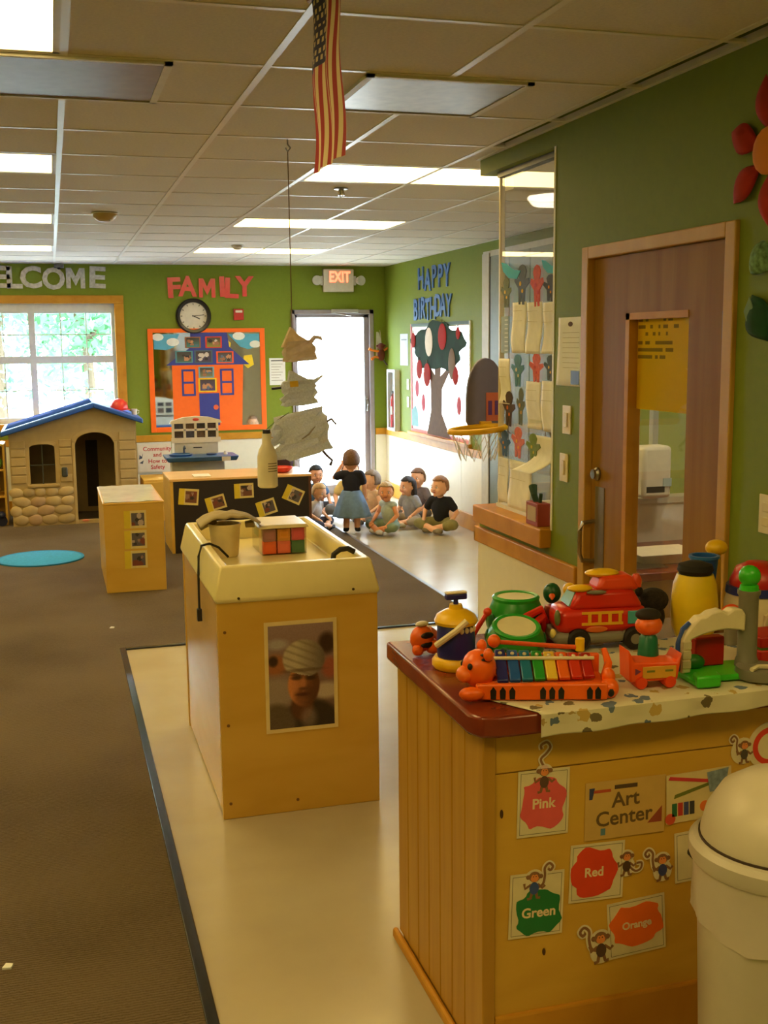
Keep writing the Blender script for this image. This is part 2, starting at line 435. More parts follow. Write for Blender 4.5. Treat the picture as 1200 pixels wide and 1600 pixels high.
# far right wall with its own window
TY0, TY1, TZ0, TZ1 = 9.83, 11.57, .83, 1.90
wr = struct('wall_right_far', MB().box(XF,5.2,0,XF+.14,TY0,CZ+.05).box(XF,TY0,0,XF+.14,TY1,TZ0).box(XF,TY0,TZ1,XF+.14,TY1,CZ+.05).box(XF,TY1,0,XF+.14,YB,CZ+.05), GREEN, 'green side wall by the exit with a cream wainscot', smooth=0)
panels('right', 5.25, YB, RZ0, XF, wr)
rail(MB().box(XF-.022,5.22,RZ0,XF,YB-.022,RZ1))
bs = sempty('baseboard_right', 'wide oak baseboard under the right wall')
MB().box(XF-.024,5.22,0,XF-.006,YB-.02,.15).build('board', OAK, bs, bevel=.005, smooth=0)

# near right wall: door opening, knee wall under the glass screen
KY0, KY1 = 4.375, 5.22
wn = struct('wall_right', MB().box(XN,YF,0,XN+.12,3.10,CZ+.05).box(XN,3.10,2.05,XN+.12,4.04,CZ+.05).box(XN,4.04,0,XN+.12,KY0,CZ+.05)
    .box(XN,KY0,0,XN+.12,KY1,.88).box(XN,KY0,2.52,XN+.12,KY1,CZ+.05), GREEN, 'olive green near right wall around the wooden door', smooth=0)
panels('right', YF, 3.05, .755, XN, wn, 1.3); panels('right', 4.095, KY1, .755, XN, wn, 1.3)
MB().box(XN-.006, KY1, 0, XN+.126, KY1+.006, .755).build('wainscot_end', CREAM, wn, smooth=0)
MB().box(XN-.003, KY0-.012, .94, XN+.123, KY0+.004, 2.52).build('corner_bead', WHITE, wn, smooth=0)
rail(MB().box(XN-.024,4.10,.755,XN,KY1+.02,.832)); rail(MB().box(XN-.024,YF,.755,XN,3.05,.832)); rail(MB().box(XN-.024,KY1,.755,XN+.14,KY1+.022,.832))
sl = sempty('trim_3', 'orange oak sill below the glass screen')
MB().box(XN-.05,KY0+.005,.862,XN+.13,KY1-.03,.945).build('sill_board', OAK, sl, bevel=.006, smooth=0)
# other walls of the room (left, behind) so that light stays in
struct('wall_left', MB().box(XL-.1,YF-.1,0,XL,YB+.14,CZ+.05), GREEN, 'green left wall', smooth=0)
struct('wall_front', MB().box(XL-.1,YF-.1,0,XN+.12,YF,CZ+.05), GREEN, 'green wall at the entrance', smooth=0)

# small kitchen room behind the near wall
struct('wall_kitchen_near', MB().box(XN+.12,2.5,0,XF,2.6,CZ+.05), M((200,196,180),.7), 'pale wall of the kitchen behind the door', smooth=0)
struct('wall_kitchen_side', MB().box(XF,2.5,0,XF+.14,5.2,CZ+.05), M((200,196,180),.7), 'pale kitchen side wall', smooth=0)
wk = struct('wall_kitchen_window', MB().box(XN+.12,5.1,0,XF,5.2,.93).box(XN+.12,5.1,2.45,XF,5.2,CZ+.05).box(3.25,5.1,.93,XF,5.2,2.45), M((214,208,190),.6), 'pale kitchen wall below a wide inner window', smooth=0)
w3 = sempty('window_3', 'glass screen beside the green wall and kitchen window')
MB().box(2.066,KY0+.01,.945,2.074,5.09,2.515).build('pane', GLASS, w3, smooth=0)
MB().box(2.06,5.085,.945,2.084,5.105,2.515).build('corner_post', M((214,200,160),.35), w3, bevel=.003)
MB().box(2.05,KY0,2.495,2.09,5.1,2.52).build('head_channel', M((60,60,62),.4), w3, smooth=0)
MB().box(2.05,KY0,.943,2.09,5.1,.962).build('sill_channel', WHITE, w3, smooth=0)
MB().box(2.09,5.145,.93,3.25,5.153,2.45).build('pane', GLASS, w3, smooth=0)
MB().box(2.915,5.13,.93,2.945,5.17,2.45).build('mullion', M((170,176,172),.4), w3, smooth=0)
MB().box(2.13,5.09,.915,3.27,5.2,.945).build('inner_sill', M((190,186,172),.4), w3, smooth=0)

# back window: oak casing, two double-hung units, grilles, panes
wn1 = sempty('window_1', 'double-hung window with white grilles and an orange oak casing')
MB().box(WX0-.1,YB-.03,WZ1-.01,WX1+.1,YB,WZ1+.075).build('casing_head', OAK, wn1, bevel=.006, smooth=0)
MB().box(WX1,YB-.03,WZ0,WX1+.1,YB,WZ1-.01).build('casing', OAK, wn1, bevel=.006, smooth=0)
MB().box(WX0-.1,YB-.03,WZ0,WX0,YB,WZ1-.01).build('casing', OAK, wn1, bevel=.006, smooth=0)
MB().box(WX0-.12,YB-.06,WZ0-.07,WX1+.12,YB+.02,WZ0).build('sill', OAK, wn1, bevel=.006, smooth=0)
MB().box(WX0,YB+.03,2.10,WX1,YB+.09,WZ1).build('blind_headrail', M((214,216,206),.5), wn1, smooth=0)
FR = M((206,212,208),.4)
MB().box(WX0,YB+.03,WZ0,WX0+.04,YB+.10,2.1).box(WX1-.035,YB+.03,WZ0,WX1,YB+.10,2.1).box(-.21,YB+.03,WZ0,-.145,YB+.10,2.1).box(WX0,YB+.03,WZ0,WX1,YB+.10,WZ0+.04).build('frame', FR, wn1, smooth=0)
for (a, b) in ((WX0+.04, -.21), (-.145, WX1-.035)):
    for z0, z1 in ((WZ0+.04, 1.575), (1.615, 2.10)):
        o = MB().box(a,YB+.045,z0-.02,b,YB+.085,z0+.018).box(a,YB+.045,z1-.018,b,YB+.085,z1+.02).build('sash_rail', FR, wn1, smooth=0)
        for k in (1, 2): MB().box(a+(b-a)*k/3-.006,YB+.055,z0,a+(b-a)*k/3+.006,YB+.07,z1).build('grille_bar', FR, wn1, smooth=0)
        MB().box(a,YB+.055,(z0+z1)/2-.006,b,YB+.07,(z0+z1)/2+.006).build('grille_bar', FR, wn1, smooth=0)
        MB().box(a,YB+.072,z0,b,YB+.076,z1).build('pane', GLASS, wn1, smooth=0)

# window in the far right wall
wn2 = sempty('window_2', 'bright side window behind the paper tree')
PINK = M((196,110,108),.6)
MB().box(XF-.012,TY0-.03,TZ0-.03,XF+.004,TY0,TZ1+.03).build('border', WHITE, wn2, smooth=0); MB().box(XF-.012,TY1,TZ0-.03,XF+.004,TY1+.03,TZ1+.03).build('border', PINK, wn2, smooth=0)
MB().box(XF-.012,TY0,TZ0-.03,XF+.004,TY1,TZ0).build('border', PINK, wn2, smooth=0); MB().box(XF-.012,TY0,TZ1,XF+.004,TY1,TZ1+.03).build('border', M((60,80,50),.6), wn2, smooth=0)
MB().box(XF+.03,TY0,TZ0,XF+.036,TY1,TZ1).build('pane', GLASS, wn2, smooth=0)
MB().box(XF,TY0,TZ0,XF+.14,TY0+.012,TZ1).box(XF,TY1-.012,TZ0,XF+.14,TY1,TZ1).box(XF,TY0,TZ0,XF+.14,TY1,TZ0+.012).box(XF,TY0,TZ1-.012,XF+.14,TY1,TZ1).build('jamb_liner', WHITE, wn2, smooth=0)
MB().box(XF-.05,TY0-.05,TZ0-.06,XF+.02,TY1+.04,TZ0-.03).build('sill', OAK, wn2, smooth=0)

# exit door: grey metal frame, full glass leaf
d1 = sempty('door_1', 'grey metal framed glass exit door')
MET = M((152,144,150),.4)
MB().box(DX0,YB-.02,0,DX0+.045,YB+.14,DZ).box(DX1-.05,YB-.02,0,DX1,YB+.14,DZ).box(DX0,YB-.02,DZ-.05,DX1,YB+.14,DZ).build('frame', MET, d1, bevel=.004, smooth=0)
LX0, LX1 = DX0+.045, DX1-.05
MB().box(LX0,YB+.03,.01,LX0+.03,YB+.075,DZ-.05).box(LX1-.055,YB+.03,.01,LX1,YB+.075,DZ-.05).box(LX0,YB+.03,.01,LX1,YB+.075,.12).box(LX0,YB+.03,DZ-.085,LX1,YB+.075,DZ-.05).build('leaf', M((150,142,150),.4), d1, smooth=0)
MB().box(LX0+.03,YB+.05,.12,LX1-.055,YB+.056,DZ-.085).build('pane', GLASS, d1, smooth=0)
MB().box(3.05,YB-.05,2.075,3.36,YB-.02,2.115).build('closer_body', M((168,166,160),.4), d1, bevel=.005)
MB().tube([(3.10,YB-.03,2.07),(3.20,YB-.09,2.05),(3.28,YB-.01,2.045)],.008).build('closer_arm', STEEL, d1)
hd = MB().box(LX1-.052,YB+.02,.95,LX1-.012,YB+.03,1.14).build('handle', STEEL, d1, bevel=.003)
MB().tube([(LX1-.03,YB+.028,1.10),(LX1-.03,YB-.02,1.10),(LX1-.03,YB-.03,1.03),(LX1-.03,YB-.02,.97),(LX1-.03,YB+.028,.97)],.011).build('grip', STEEL, hd)
MB().box(LX0,YB-.03,0,LX1,YB+.13,.012).build('threshold', STEEL, d1, smooth=0)

# wooden door with a glass light, ajar in no way
d2_ = sempty('door_2', 'brown veneer wooden door with a tall glass light and pale frame')
MB().box(XN-.016,3.053,0,XN+.13,3.108,2.094).box(XN-.016,4.036,0,XN+.13,4.09,2.094).box(XN-.016,3.108,2.048,XN+.13,4.036,2.094).build('frame', FRAMEW, d2_, bevel=.004, smooth=0)
LFX0, LFX1 = XN+.012, XN+.056
MB().box(LFX0,3.112,.008,LFX1,3.345,2.046).box(LFX0,3.77,.008,LFX1,4.032,2.046).box(LFX0,3.345,1.836,LFX1,3.77,2.046).box(LFX0,3.345,.008,LFX1,3.77,.42).build('leaf', DOORW, d2_, smooth=0)
MB().box(LFX0-.004,3.742,.42,LFX1+.004,3.77,1.836).box(LFX0-.004,3.345,1.812,LFX1,3.77,1.836).build('glazing_stop', OAK, d2_, smooth=0)
MB().box(XN+.032,3.345,.42,XN+.037,3.77,1.836).build('pane', GLASS, d2_, smooth=0)
for z in (1.74, 1.02, .25): MB().box(XN-.002,3.103,z,XN+.016,3.13,z+.085).tube([(XN-.004,3.112,z-.004),(XN-.004,3.112,z+.09)],.007).build('hinge', M((120,112,96),.4,metal=1.0), d2_, smooth=0)
dl = MB().lathe([(0,0),(.026,0),(.026,.008),(.019,.016),(.019,.024),(0,.024)],16).build('deadbolt', STEEL, d2_); dl.matrix_parent_inverse = Matrix(); dl.rotation_euler = (0,-PI/2,0); dl.location = (LFX0,3.975,1.225)
MB().box(LFX0-.003,3.915,.80,LFX0,3.99,1.175).build('push_plate', M((150,140,120),.35,metal=.9), d2_, smooth=0)
MB().tube([(LFX0,4.00,1.035),(LFX0-.05,4.00,1.03),(LFX0-.062,4.00,1.0),(LFX0-.062,4.00,.91),(LFX0-.05,4.00,.88),(LFX0,4.00,.875)],.009,10).build('pull_handle', M((170,160,140),.3,metal=1.0), d2_)

# ------------------------------------------------------------------ outdoors
gr = MB().box(-30, YB+.14, -.16, 30, 60, -.06).box(XF+.14, -10, -.16, 30, YB+.14, -.06).build('ground', M((196,192,184),.9,.08,scale=2), smooth=0)
tag(gr, None, None, None, 'structure')
def tree(label, x, y, h, r, seed, col):
    rnd = random.Random(seed)
    t = thing('leafy_tree', label, 'tree', (x, y, -.06), 0, 'trees outside the window')
    MB().tube([(0,0,0),(.03,.02,h*.3),(-.02,0,h*.6),(.02,.03,h*.85)],[.11,.09,.06,.02],8).tube([(0,0,h*.45),(.3,.1,h*.62),(.5,.2,h*.75)],[.05,.03,.012],6).tube([(0,0,h*.5),(-.3,.05,h*.66),(-.45,-.1,h*.8)],[.045,.03,.012],6).build('trunk', M((92,76,58),.9), t)
    b = MB(); cs = [(rnd.uniform(-.6,.6)*r, rnd.uniform(-.6,.6)*r, h*.60+rnd.uniform(-.6,.7)*r, r*rnd.uniform(.4,.62)) for _ in range(9)]
    for _ in range(2600):
        cx, cy, cz, cr = cs[rnd.randrange(9)]
        d = Vector((rnd.gauss(0,1), rnd.gauss(0,1), rnd.gauss(0,1))).normalized()*cr*rnd.uniform(.75,1.05)
        p = Vector((cx,cy,cz))+d
        u = Vector((rnd.gauss(0,1), rnd.gauss(0,1), rnd.gauss(0,1))).normalized(); v = u.cross(Vector((.3,.5,.8))).normalized(); s = rnd.uniform(.07,.12)
        q = [b.bm.verts.new(p+s*k) for k in (u, v*.55, -u, -v*.55)]; b.bm.faces.new(q)
    o = b.build('crown', M(col,.7,.25,scale=1.5), t, smooth=0); o['kind'] = 'stuff'
tree('broad pale green tree outside the right half of the window', .55, 18.6, 3.9, 1.35, 3, (86,148,96))
tree('taller pale green tree beyond the first one outside', -.9, 21.5, 4.6, 1.7, 5, (92,156,112))
tree('bushy tree at the left edge outside the window', -3.6, 18.2, 3.4, 1.1, 9, (112,168,116))
fe = thing('picket_fence', 'low pale picket fence outside the window', 'fence', (-.25, 16.2, -.06))
for k in range(12):
    MB().prism([(k*.1,0),(k*.1+.06,0),(k*.1+.06,1.0),(k*.1+.03,1.06),(k*.1,1.0)],-.01,.01).build('picket', M((190,200,214),.7), fe, smooth=0).rotation_euler = (PI/2,0,0)
for z in (.3,.8): MB().box(-.02,.012,z,1.2,.04,z+.07).build('fence_rail', M((190,200,214),.7), fe, smooth=0)

# ------------------------------------------------------------------ back wall things
def letters(word, xs, y, z, size, mat, fmt, face, jit=0.0, fat=.006, sx=1.0, sxs=None, group=None, ext=.006, seed=1):
    rnd = random.Random(seed); seen = {}
    for q_, (ch, x) in enumerate(zip(word, xs)):
        sx = sxs[q_] if sxs else sx
        n = seen.get(ch, 0); seen[ch] = n+1
        tot = word.count(ch)
        which = '' if tot == 1 else ('first ' if n == 0 else ('second ' if n == 1 else 'third '))
        loc = (x, y-.007, z+rnd.uniform(-jit,jit)) if face == 'back' else (y-.007, x, z+rnd.uniform(-jit,jit))
        if ch == 'M':   # block letter
            a_, h_ = size*.82, size*.70
            me = MB().prism([((px-.5)*a_, (py-.5)*h_) for px, py in ((0,0),(0,1),(.28,1),(.5,.58),(.72,1),(1,1),(1,0),(.76,0),(.76,.58),(.5,.12),(.24,.58),(.24,0))], -ext, ext).mesh('wall_letter', 0)
        else: me = text_mesh(ch, size, ext, fat).copy()
        me.materials.clear(); me.materials.append(mat)
        o = bpy.data.objects.new('wall_letter', me); C.objects.link(o)
        m = FACE[face].to_4x4() @ Matrix.Rotation(rnd.uniform(-.05,.05), 4, 'Z') @ Matrix.Diagonal((sx,1,1,1)); m.translation = loc; o.matrix_world = m
        tag(o, fmt % (which, ch), 'letter', group)
GREY = M((190,186,170),.25,.2,scale=30)
letters('WELCOME', [-.66,-.45,-.33,-.157,.07,.293,.51], YB, 2.435, .30, GREY, 'shiny grey cut-out %sletter %s of WELCOME over the window', 'back', .012, .010, .72, group='grey welcome letters', sxs=[.8,1.2,1.1,1.05,.95,.78,1.2])
REDL = M((222,70,70),.2,.05)
letters('FAMILY', [1.31,1.46,1.67,1.835,1.93,2.08], YB, 2.345, .29, REDL, 'glossy red cut-out %sletter %s of FAMILY above the clock', 'back', .012, .011, .78, group='red family letters', sxs=[1.1,.9,.75,1.1,1.1,.95])
BLUEL = M((66,108,176),.6,.2,scale=40)
letters('HAPPY', [11.24,11.02,10.82,10.63,10.44], XF, 2.36, .30, BLUEL, 'blue cut-out %sletter %s of HAPPY on the right wall', 'right', .015, .007, .95, group='blue happy birthday letters', seed=2)
letters('BIRTHDAY', [11.42,11.29,11.17,11.02,10.86,10.70,10.55,10.39], XF, 2.07, .30, BLUEL, 'blue cut-out %sletter %s of BIRTHDAY below HAPPY', 'right', .015, .007, .85, group='blue happy birthday letters', seed=3)

ck = wthing('wall_clock', 'round wall clock with a dark rim above the orange board', 'clock', (1.512, YB, 2.045))
MB().lathe([(.145,0),(.19,0),(.19,.03),(.175,.045),(.15,.04),(.145,.02)],36,loop=True).build('rim', M((28,28,34),.3), ck)
MB().lathe([(0,.004),(.15,.004),(.15,.015),(0,.015)],32).build('face', M((214,208,192),.5), ck)
for k in range(12):
    a = k*PI/6; MB(Matrix.Rotation(a,4,'Z')).box(-.004,.12,.0155,.004,.138,.017).build('hour_mark', DARK, ck, smooth=0)
for nm, ang, L, wd in (('hour_hand',-2.0,.075,.010),('minute_hand',-1.45,.115,.007)):
    MB(Matrix.Rotation(ang,4,'Z')).box(-wd/2,-.015,.018,wd/2,L,.0195).build(nm, DARK, ck, smooth=0)
fa = wthing('fire_alarm', 'small red fire alarm with a white strobe beside the clock', 'fire alarm', (2.003, YB, 2.06))
MB().box(-.055,-.06,0,.055,.06,.045).build('housing', M((190,44,40),.35), fa, bevel=.006); MB().box(-.038,.02,.045,.038,.045,.06).build('strobe', M((235,225,215),.2), fa, bevel=.004)
hk = wthing('security_sensor', 'small grey sensor above the welcome letters', 'sensor', (.13, YB, 2.565))
MB().box(-.05,-.02,0,.05,.02,.05).build('case', M((120,120,110),.4), hk, bevel=.008); MB().ell((0,-.02,.03),(.02,.015,.02)).build('lens', DARK, hk)

# orange framed mirror with a paper house
bb = wthing('family_board', 'orange framed mirror board with a paper house collage', 'bulletin board', (1.65, YB, 1.352))
MIR = M((200,204,196),.04,.0,metal=1.0)
HW, HH, FWD = .638, .56, .055
MB().box(-HW+.03,-HH+.03,0,HW-.03,HH-.03,.008).build('mirror', MIR, bb, smooth=0)
ORG = M((255,110,10),.5,.04)
MB().box(-HW,-HH,0,-HW+FWD,HH,.02).box(HW-FWD,-HH,0,HW,HH,.02).box(-HW+FWD,HH-FWD*.8,0,HW-FWD,HH,.02).box(-HW+FWD,-HH,0,HW-FWD,-HH+FWD,.02).build('frame', ORG, bb, bevel=.003, smooth=0)
skyf = lambda s: (lambda a, b: (240,244,240) if min((a-.2)**2*3+(b-.85)**2, (a-.75)**2*2+(b-.4)**2) < .045 else (90,172,204))
def skyp(pts, cls):
    o = MB().prism(pts, .009, .011).build('paper_sky', M((90,172,204),.7), bb, smooth=0)
    for (x, y, r) in cls: MB().ell((x,y,.0115),(r*1.25,r*.8,.0015),None,14,6).build('paper_cloud', M((232,238,236),.8), o)
skyp([(-.575,.50),(-.30,.50),(-.36,.36),(-.44,.33),(-.575,.34)], [(-.53,.47,.05),(-.37,.415,.055)])
skyp([(.23,.50),(.58,.50),(.58,.36),(.45,.33),(.36,.36)], [(.35,.475,.055),(.53,.385,.05)])
HB = M((54,62,150),.6,.05); HO = M((255,112,22),.6,.05)
MB().prism([(-.39,-.56),(-.39,.17),(.39,.17),(.36,-.56)],.009,.012).build('house_front', HO, bb, smooth=0)
MB().prism([(-.45,.165),(-.18,.36),(-.18,.515),(.22,.515),(.24,.36),(.46,.165)],.0125,.016).build('house_roof', HB, bb, smooth=0)
MB().box(-.105,-.50,.0125,.115,-.145,.016).build('house_door', HB, bb, smooth=0); MB().disc(.075,-.30,.028,.0165,.020).build('door_knob', M((226,100,60),.6), bb)
for x in (-.29,.13):
    b = MB(); x1 = x+.15
    b.box(x,-.17,.0125,x+.022,.12,.016).box(x1-.022,-.17,.0125,x1,.12,.016).box(x+.022,.098,.0125,x1-.022,.12,.016).box(x+.022,-.17,.0125,x1-.022,-.148,.016).box(x+.022,-.036,.0125,x1-.022,-.014,.016)
    b.build('house_window', HB, bb, smooth=0)
def photo(parent, u, v, wd, ht, card, seed, wz=.017, rot=0.0, inset=.82, name='photo', lab=None):
    rnd = random.Random(seed); base = [rnd.uniform(50,150) for _ in range(3)]
    spots = [(rnd.uniform(.2,.8), rnd.uniform(.2,.7), rnd.uniform(.1,.22), rnd.choice([(196,140,100),(60,50,50),(210,200,190),(160,110,80),(90,110,140),(40,36,40)])) for _ in range(6)]
    e = MB(Matrix.Translation((u,v,0)) @ Matrix.Rotation(rot,4,'Z')).box(-wd/2,-ht/2,wz,wd/2,ht/2,wz+.002).build(name, M(card,.6), parent, smooth=0)
    def fn(a, b):
        c = mixc(base, (70,60,60), b)
        for (x,y,r,k) in spots:
            if (a-x)**2*1.4+(b-y)**2 < r*r: c = k
        return c
    MB(Matrix.Translation((u,v,0)) @ Matrix.Rotation(rot,4,'Z')).surf(lambda a,b: ((a-.5)*wd*inset,(b-.5)*ht*inset,wz+.0026),14,11,None,fn).build('print', vcol(.5), e, smooth=0)
    return e
photo(bb,-.155,.41,.17,.12,(150,96,64),1); photo(bb,.07,.41,.18,.125,(214,60,40),2); photo(bb,-.255,.255,.19,.13,(80,140,150),3)
photo(bb,-.045,.255,.20,.14,(70,96,116),4); photo(bb,.19,.245,.19,.13,(250,90,30),5); photo(bb,-.02,.085,.17,.12,(110,170,190),6); photo(bb,-.01,-.055,.20,.15,(240,200,30),7)
MB().prism([(.21,.45),(.26,.40),(.25,.35),(.22,.36)],.012,.0135).build('paper_sun', M((236,206,40),.6), bb, smooth=0)
MB().prism([(.40,.26),(.49,.27),(.51,.16),(.44,.12),(.39,.17)],.012,.0135).build('paper_sun', M((236,206,40),.6), bb, smooth=0)

ex = wthing('exit_sign', 'lit red EXIT sign with two emergency lamp heads', 'exit sign', (3.135, YB, 2.43))
MB().box(-.175,-.125,0,.175,.125,.05).build('housing', M((212,204,188),.45), ex, bevel=.008)
text('lettering','EXIT',.165,emis('exit_red',(1.0,.09,.02),1.3),ex,.012,.035,.0512,.001,.005,0,.72)
for s in (-1,1):
    o = MB().box(s*.175,-.05,.005,s*.205,.05,.04).build('lamp_bracket', M((200,194,180),.5), ex, bevel=.004)
    MB(Matrix.Translation((s*.245,.0,.05)) @ Matrix.Rotation(PI/2*.2*s,4,'Y')).lathe([(.02,-.04),(.04,-.03),(.055,.03),(.05,.04),(0,.036)],18).build('lamp_head', M((196,196,190),.35), o)

pn = wthing('wall_notice', 'white posted notice sheet beside the exit door', 'notice', (2.425, YB, 1.43))
MB().box(-.09,-.15,.0,.09,.15,.003).build('sheet', PAPER, pn, smooth=0); MB().box(-.07,.115,.003,.07,.128,.0036).build('heading', M((90,90,96),.8), pn, smooth=0)
for k in range(7): MB().box(-.07,.08-k*.03,.003,.06-.02*(k%3),.086-k*.03,.0034).build('text_line', M((170,168,166),.8), pn, smooth=0)

# fire extinguisher cabinet, sheet and switches in the far right corner
fc = wthing('extinguisher_cabinet', 'white wall cabinet holding a red extinguisher in the corner', 'extinguisher cabinet', (XF, 12.19, 1.10), 'right')
MB().box(-.15,-.34,0,.15,.34,.012).box(-.15,-.34,.012,-.12,.34,.06).box(.12,-.34,.012,.15,.34,.06).box(-.12,.31,.012,.12,.34,.06).box(-.12,-.34,.012,.12,-.31,.06).build('box', M((218,222,226),.4), fc, smooth=0)
MB().box(-.12,-.31,.052,.12,.31,.055).build('pane', GLASS, fc, smooth=0)
fx = thing('fire_extinguisher', 'red fire extinguisher inside the white corner cabinet', 'extinguisher', (XF-.036, 12.19, .80))
MB().lathe([(0,0),(.026,0),(.028,.01),(.028,.30),(.02,.34),(.008,.35),(.008,.38),(0,.38)],18).build('cylinder', M((196,30,34),.3), fx)
MB().box(-.012,-.05,.375,.006,.03,.40).build('lever', DARK, fx, bevel=.004); MB().tube([(0,.03,.38),(0,.05,.33),(0,.045,.18)],.006).build('hose', DARK, fx)
MB().surf(lambda a,b: (-.0285*math.cos((a-.5)*2),.0285*math.sin((a-.5)*2),.14+b*.09),8,2).build('label', M((235,230,225),.5), fx)
sh = wthing('posted_sheet', 'small white sheet above the extinguisher cabinet', 'notice', (XF, 11.86, 1.66), 'right')
MB().box(-.14,-.17,0,.14,.17,.003).build('sheet', M((206,214,230),.7), sh, smooth=0); MB().box(-.1,.10,.003,.1,.115,.0036).build('heading', M((140,146,160),.8), sh, smooth=0)
for z, lab in ((1.29,'upper'),(1.10,'lower')): 
    sw = wthing('light_switch', '%s white switch plate left of the paper tree' % lab, 'switch', (XF, 11.72, z), 'right')
    MB().box(-.035,-.058,0,.035,.058,.007).build('plate', WHITE, sw, bevel=.002); MB().box(-.012,-.025,.007,.012,.025,.012).build('rocker', WHITE, sw, bevel=.002)
# little hanging monkey near the corner
mk = thing('monkey_decoration', 'brown plush monkey with orange limbs hung by the exit door', 'plush toy', (3.62, YB-.06, 1.58))
MB().ell((0,0,.02),(.045,.035,.07)).ell((-.005,-.01,.115),(.04,.036,.04)).ell((-.048,0,.12),.014).ell((.04,0,.125),.014).build('body', M((96,40,24),.9), mk)
for pth in ([(-.03,0,.06),(-.10,-.01,.07),(-.15,-.01,.09)],[(.03,0,.07),(.08,-.01,.10),(.115,-.01,.125)],[(-.03,0,-.01),(-.08,-.01,.0),(-.12,-.01,-.03)]): MB().tube(pth,[.014,.012,.018]).build('limb', M((214,120,40),.9), mk)
MB().tube([(.02,.01,-.03),(.06,0,-.09),(.11,-.01,-.09),(.10,-.01,-.04)],.009).build('tail', M((96,84,90),.9), mk)
MB().tube([(0,.0,.15),(0,.03,.26),(0,.055,.30)],.003).build('cord', M((200,190,170),.8), mk)
rb = wthing('wall_ribbon', 'folded white paper ribbon left of the monkey', 'paper decoration', (3.59, YB, 1.72))
MB().prism([(-.02,-.13),(0,-.13),(.01,.14),(-.01,.14)],0,.004).prism([(.01,-.02),(.05,.02),(.02,.14),(.005,.10)],0,.004).build('ribbon', M((206,204,196),.6), rb, smooth=0)

# paper tree collage on the side window (u runs toward the viewer)
tr = wthing('paper_tree', 'paper tree with red apples stuck on the side window', 'paper tree', (XF-.014, 10.70, 1.36), 'right')
MB().prism([(-.33,-.55),(-.20,-.30),(-.22,.0),(-.36,.12),(-.28,.16),(-.08,.05),(-.10,.22),(.12,.22),(.08,.04),(.32,.14),(.36,.1),(.13,-.08),(.12,-.32),(.38,-.55)],0,.004).build('trunk', M((112,92,84),.95,.1), tr, smooth=0)
rnd = random.Random(4); pts = []
for k in range(44):
    a = 2*PI*k/44; r = 1+.10*math.sin(5*a)+.06*math.sin(11*a+1)
    pts.append((-.01+.78*r*math.cos(a), .335+.235*r*math.sin(a)))
MB().prism(pts,.004,.010).build('foliage', M((14,50,36),.95,.35,scale=7), tr, smooth=0)
for (x,y,r) in ((-.55,.10,.10),(-.30,.05,.12),(.17,.43,.13),(.55,.06,.09),(.62,.46,.06),(-.75,.40,.08)):
    o = MB().ell((x,y,.014),(r*.95,r,.006)).build('apple', M((160,26,22),.95), tr); MB().box(x-.006,y+r*.9,.012,x+.006,y+r*1.25,.016).build('stem', M((80,50,30),.8), o, smooth=0)
MB().ell((-.24,.38,.014),(.12,.145,.004)).build('paper_oval', M((226,216,206),.7), tr)
for (x,y) in ((-.66,-.10),(-.45,-.24),(.62,-.22)): MB().ell((x,y,.003),(.065,.09,.003)).build('fallen_apple', M((196,90,110),.95), tr)
MB().ell((.45,.17,.015),(.10,.15,.004)).build('paper_leaf', M((110,84,50),.8), tr)
MB().prism([(-.84,-.50),(-.62,-.50),(-.64,-.34),(-.72,-.28),(-.84,-.33)],.0,.004).build('paper_grass', M((120,170,180),.7), tr, smooth=0)

# tall closet in the side wall seen past the glass screen
cb = thing('storage_closet', 'tall grey storage closet on the side wall beyond the glass', 'closet', (3.575, 8.55, 0))
MB().box(0,-1.25,0,.087,.66,2.49).build('body', M((196,196,188),.5), cb, smooth=0)
MB().box(-.012,.50,.02,-.0005,.655,2.47).build('face_frame', M((190,190,182),.5), cb, smooth=0); MB().box(-.003,.455,.06,-.0005,.50,2.44).build('shadow_gap', M((24,24,26),.7), cb, smooth=0)
for k in range(4): 
    o = MB().box(-.02,-1.2+k*.413,.06,-.001,-.80+k*.413,2.44).build('closet_door', M((112,126,124),.45), cb, bevel=.003, smooth=0)
    MB().tube([(-.021,-.84+k*.413-.32*(k%2),1.0),(-.045,-.84+k*.413-.32*(k%2),1.01),(-.045,-.84+k*.413-.32*(k%2),1.11),(-.021,-.84+k*.413-.32*(k%2),1.12)],.006).build('pull', STEEL, o)

# ------------------------------------------------------------------ things on the near right wall
nt_ = wthing('wall_notice', 'curling white certificate sheet left of the wooden door', 'notice', (XN, 4.205, 1.695), 'right')
MB().surf(lambda a,b: ((a-.5)*.225,(b-.5)*.275,.003+.012*max(0,.25-a)*4*max(0,.7-b)),10,8).build('sheet', PAPER, nt_, solid=.0012)
MB().ell((.0,.11,.0042),(.022,.010,.0006)).build('emblem', M((90,60,60),.7), nt_); MB().box(.01,-.13,.004,.085,-.075,.0052).build('dark_photo', M((36,26,30),.4), nt_, smooth=0)
for k in range(8): MB().box(-.07,.075-k*.02,.0036,.08,.077-k*.02,.0046).build('text_line', M((186,180,168),.8), nt_, smooth=0)
for z, n, lab in ((1.42,1,'upper white switch plate below the certificate sheet'),(1.222,2,'lower white switch plate near the door frame')):
    sw = wthing('light_switch', lab, 'switch', (XN, 4.228 if n == 1 else 4.25, z), 'right')
    MB().box(-.038,-.058,0,.038,.058,.006).build('plate', M((226,214,180),.4), sw, bevel=.002); MB().box(-.014,-.03,.006,.014,.03,.012).build('rocker', M((222,208,172),.4), sw, bevel=.003)
ol = wthing('wall_outlet', 'white plate on the green wall right of the door', 'outlet', (XN, 2.86, 1.225), 'right')
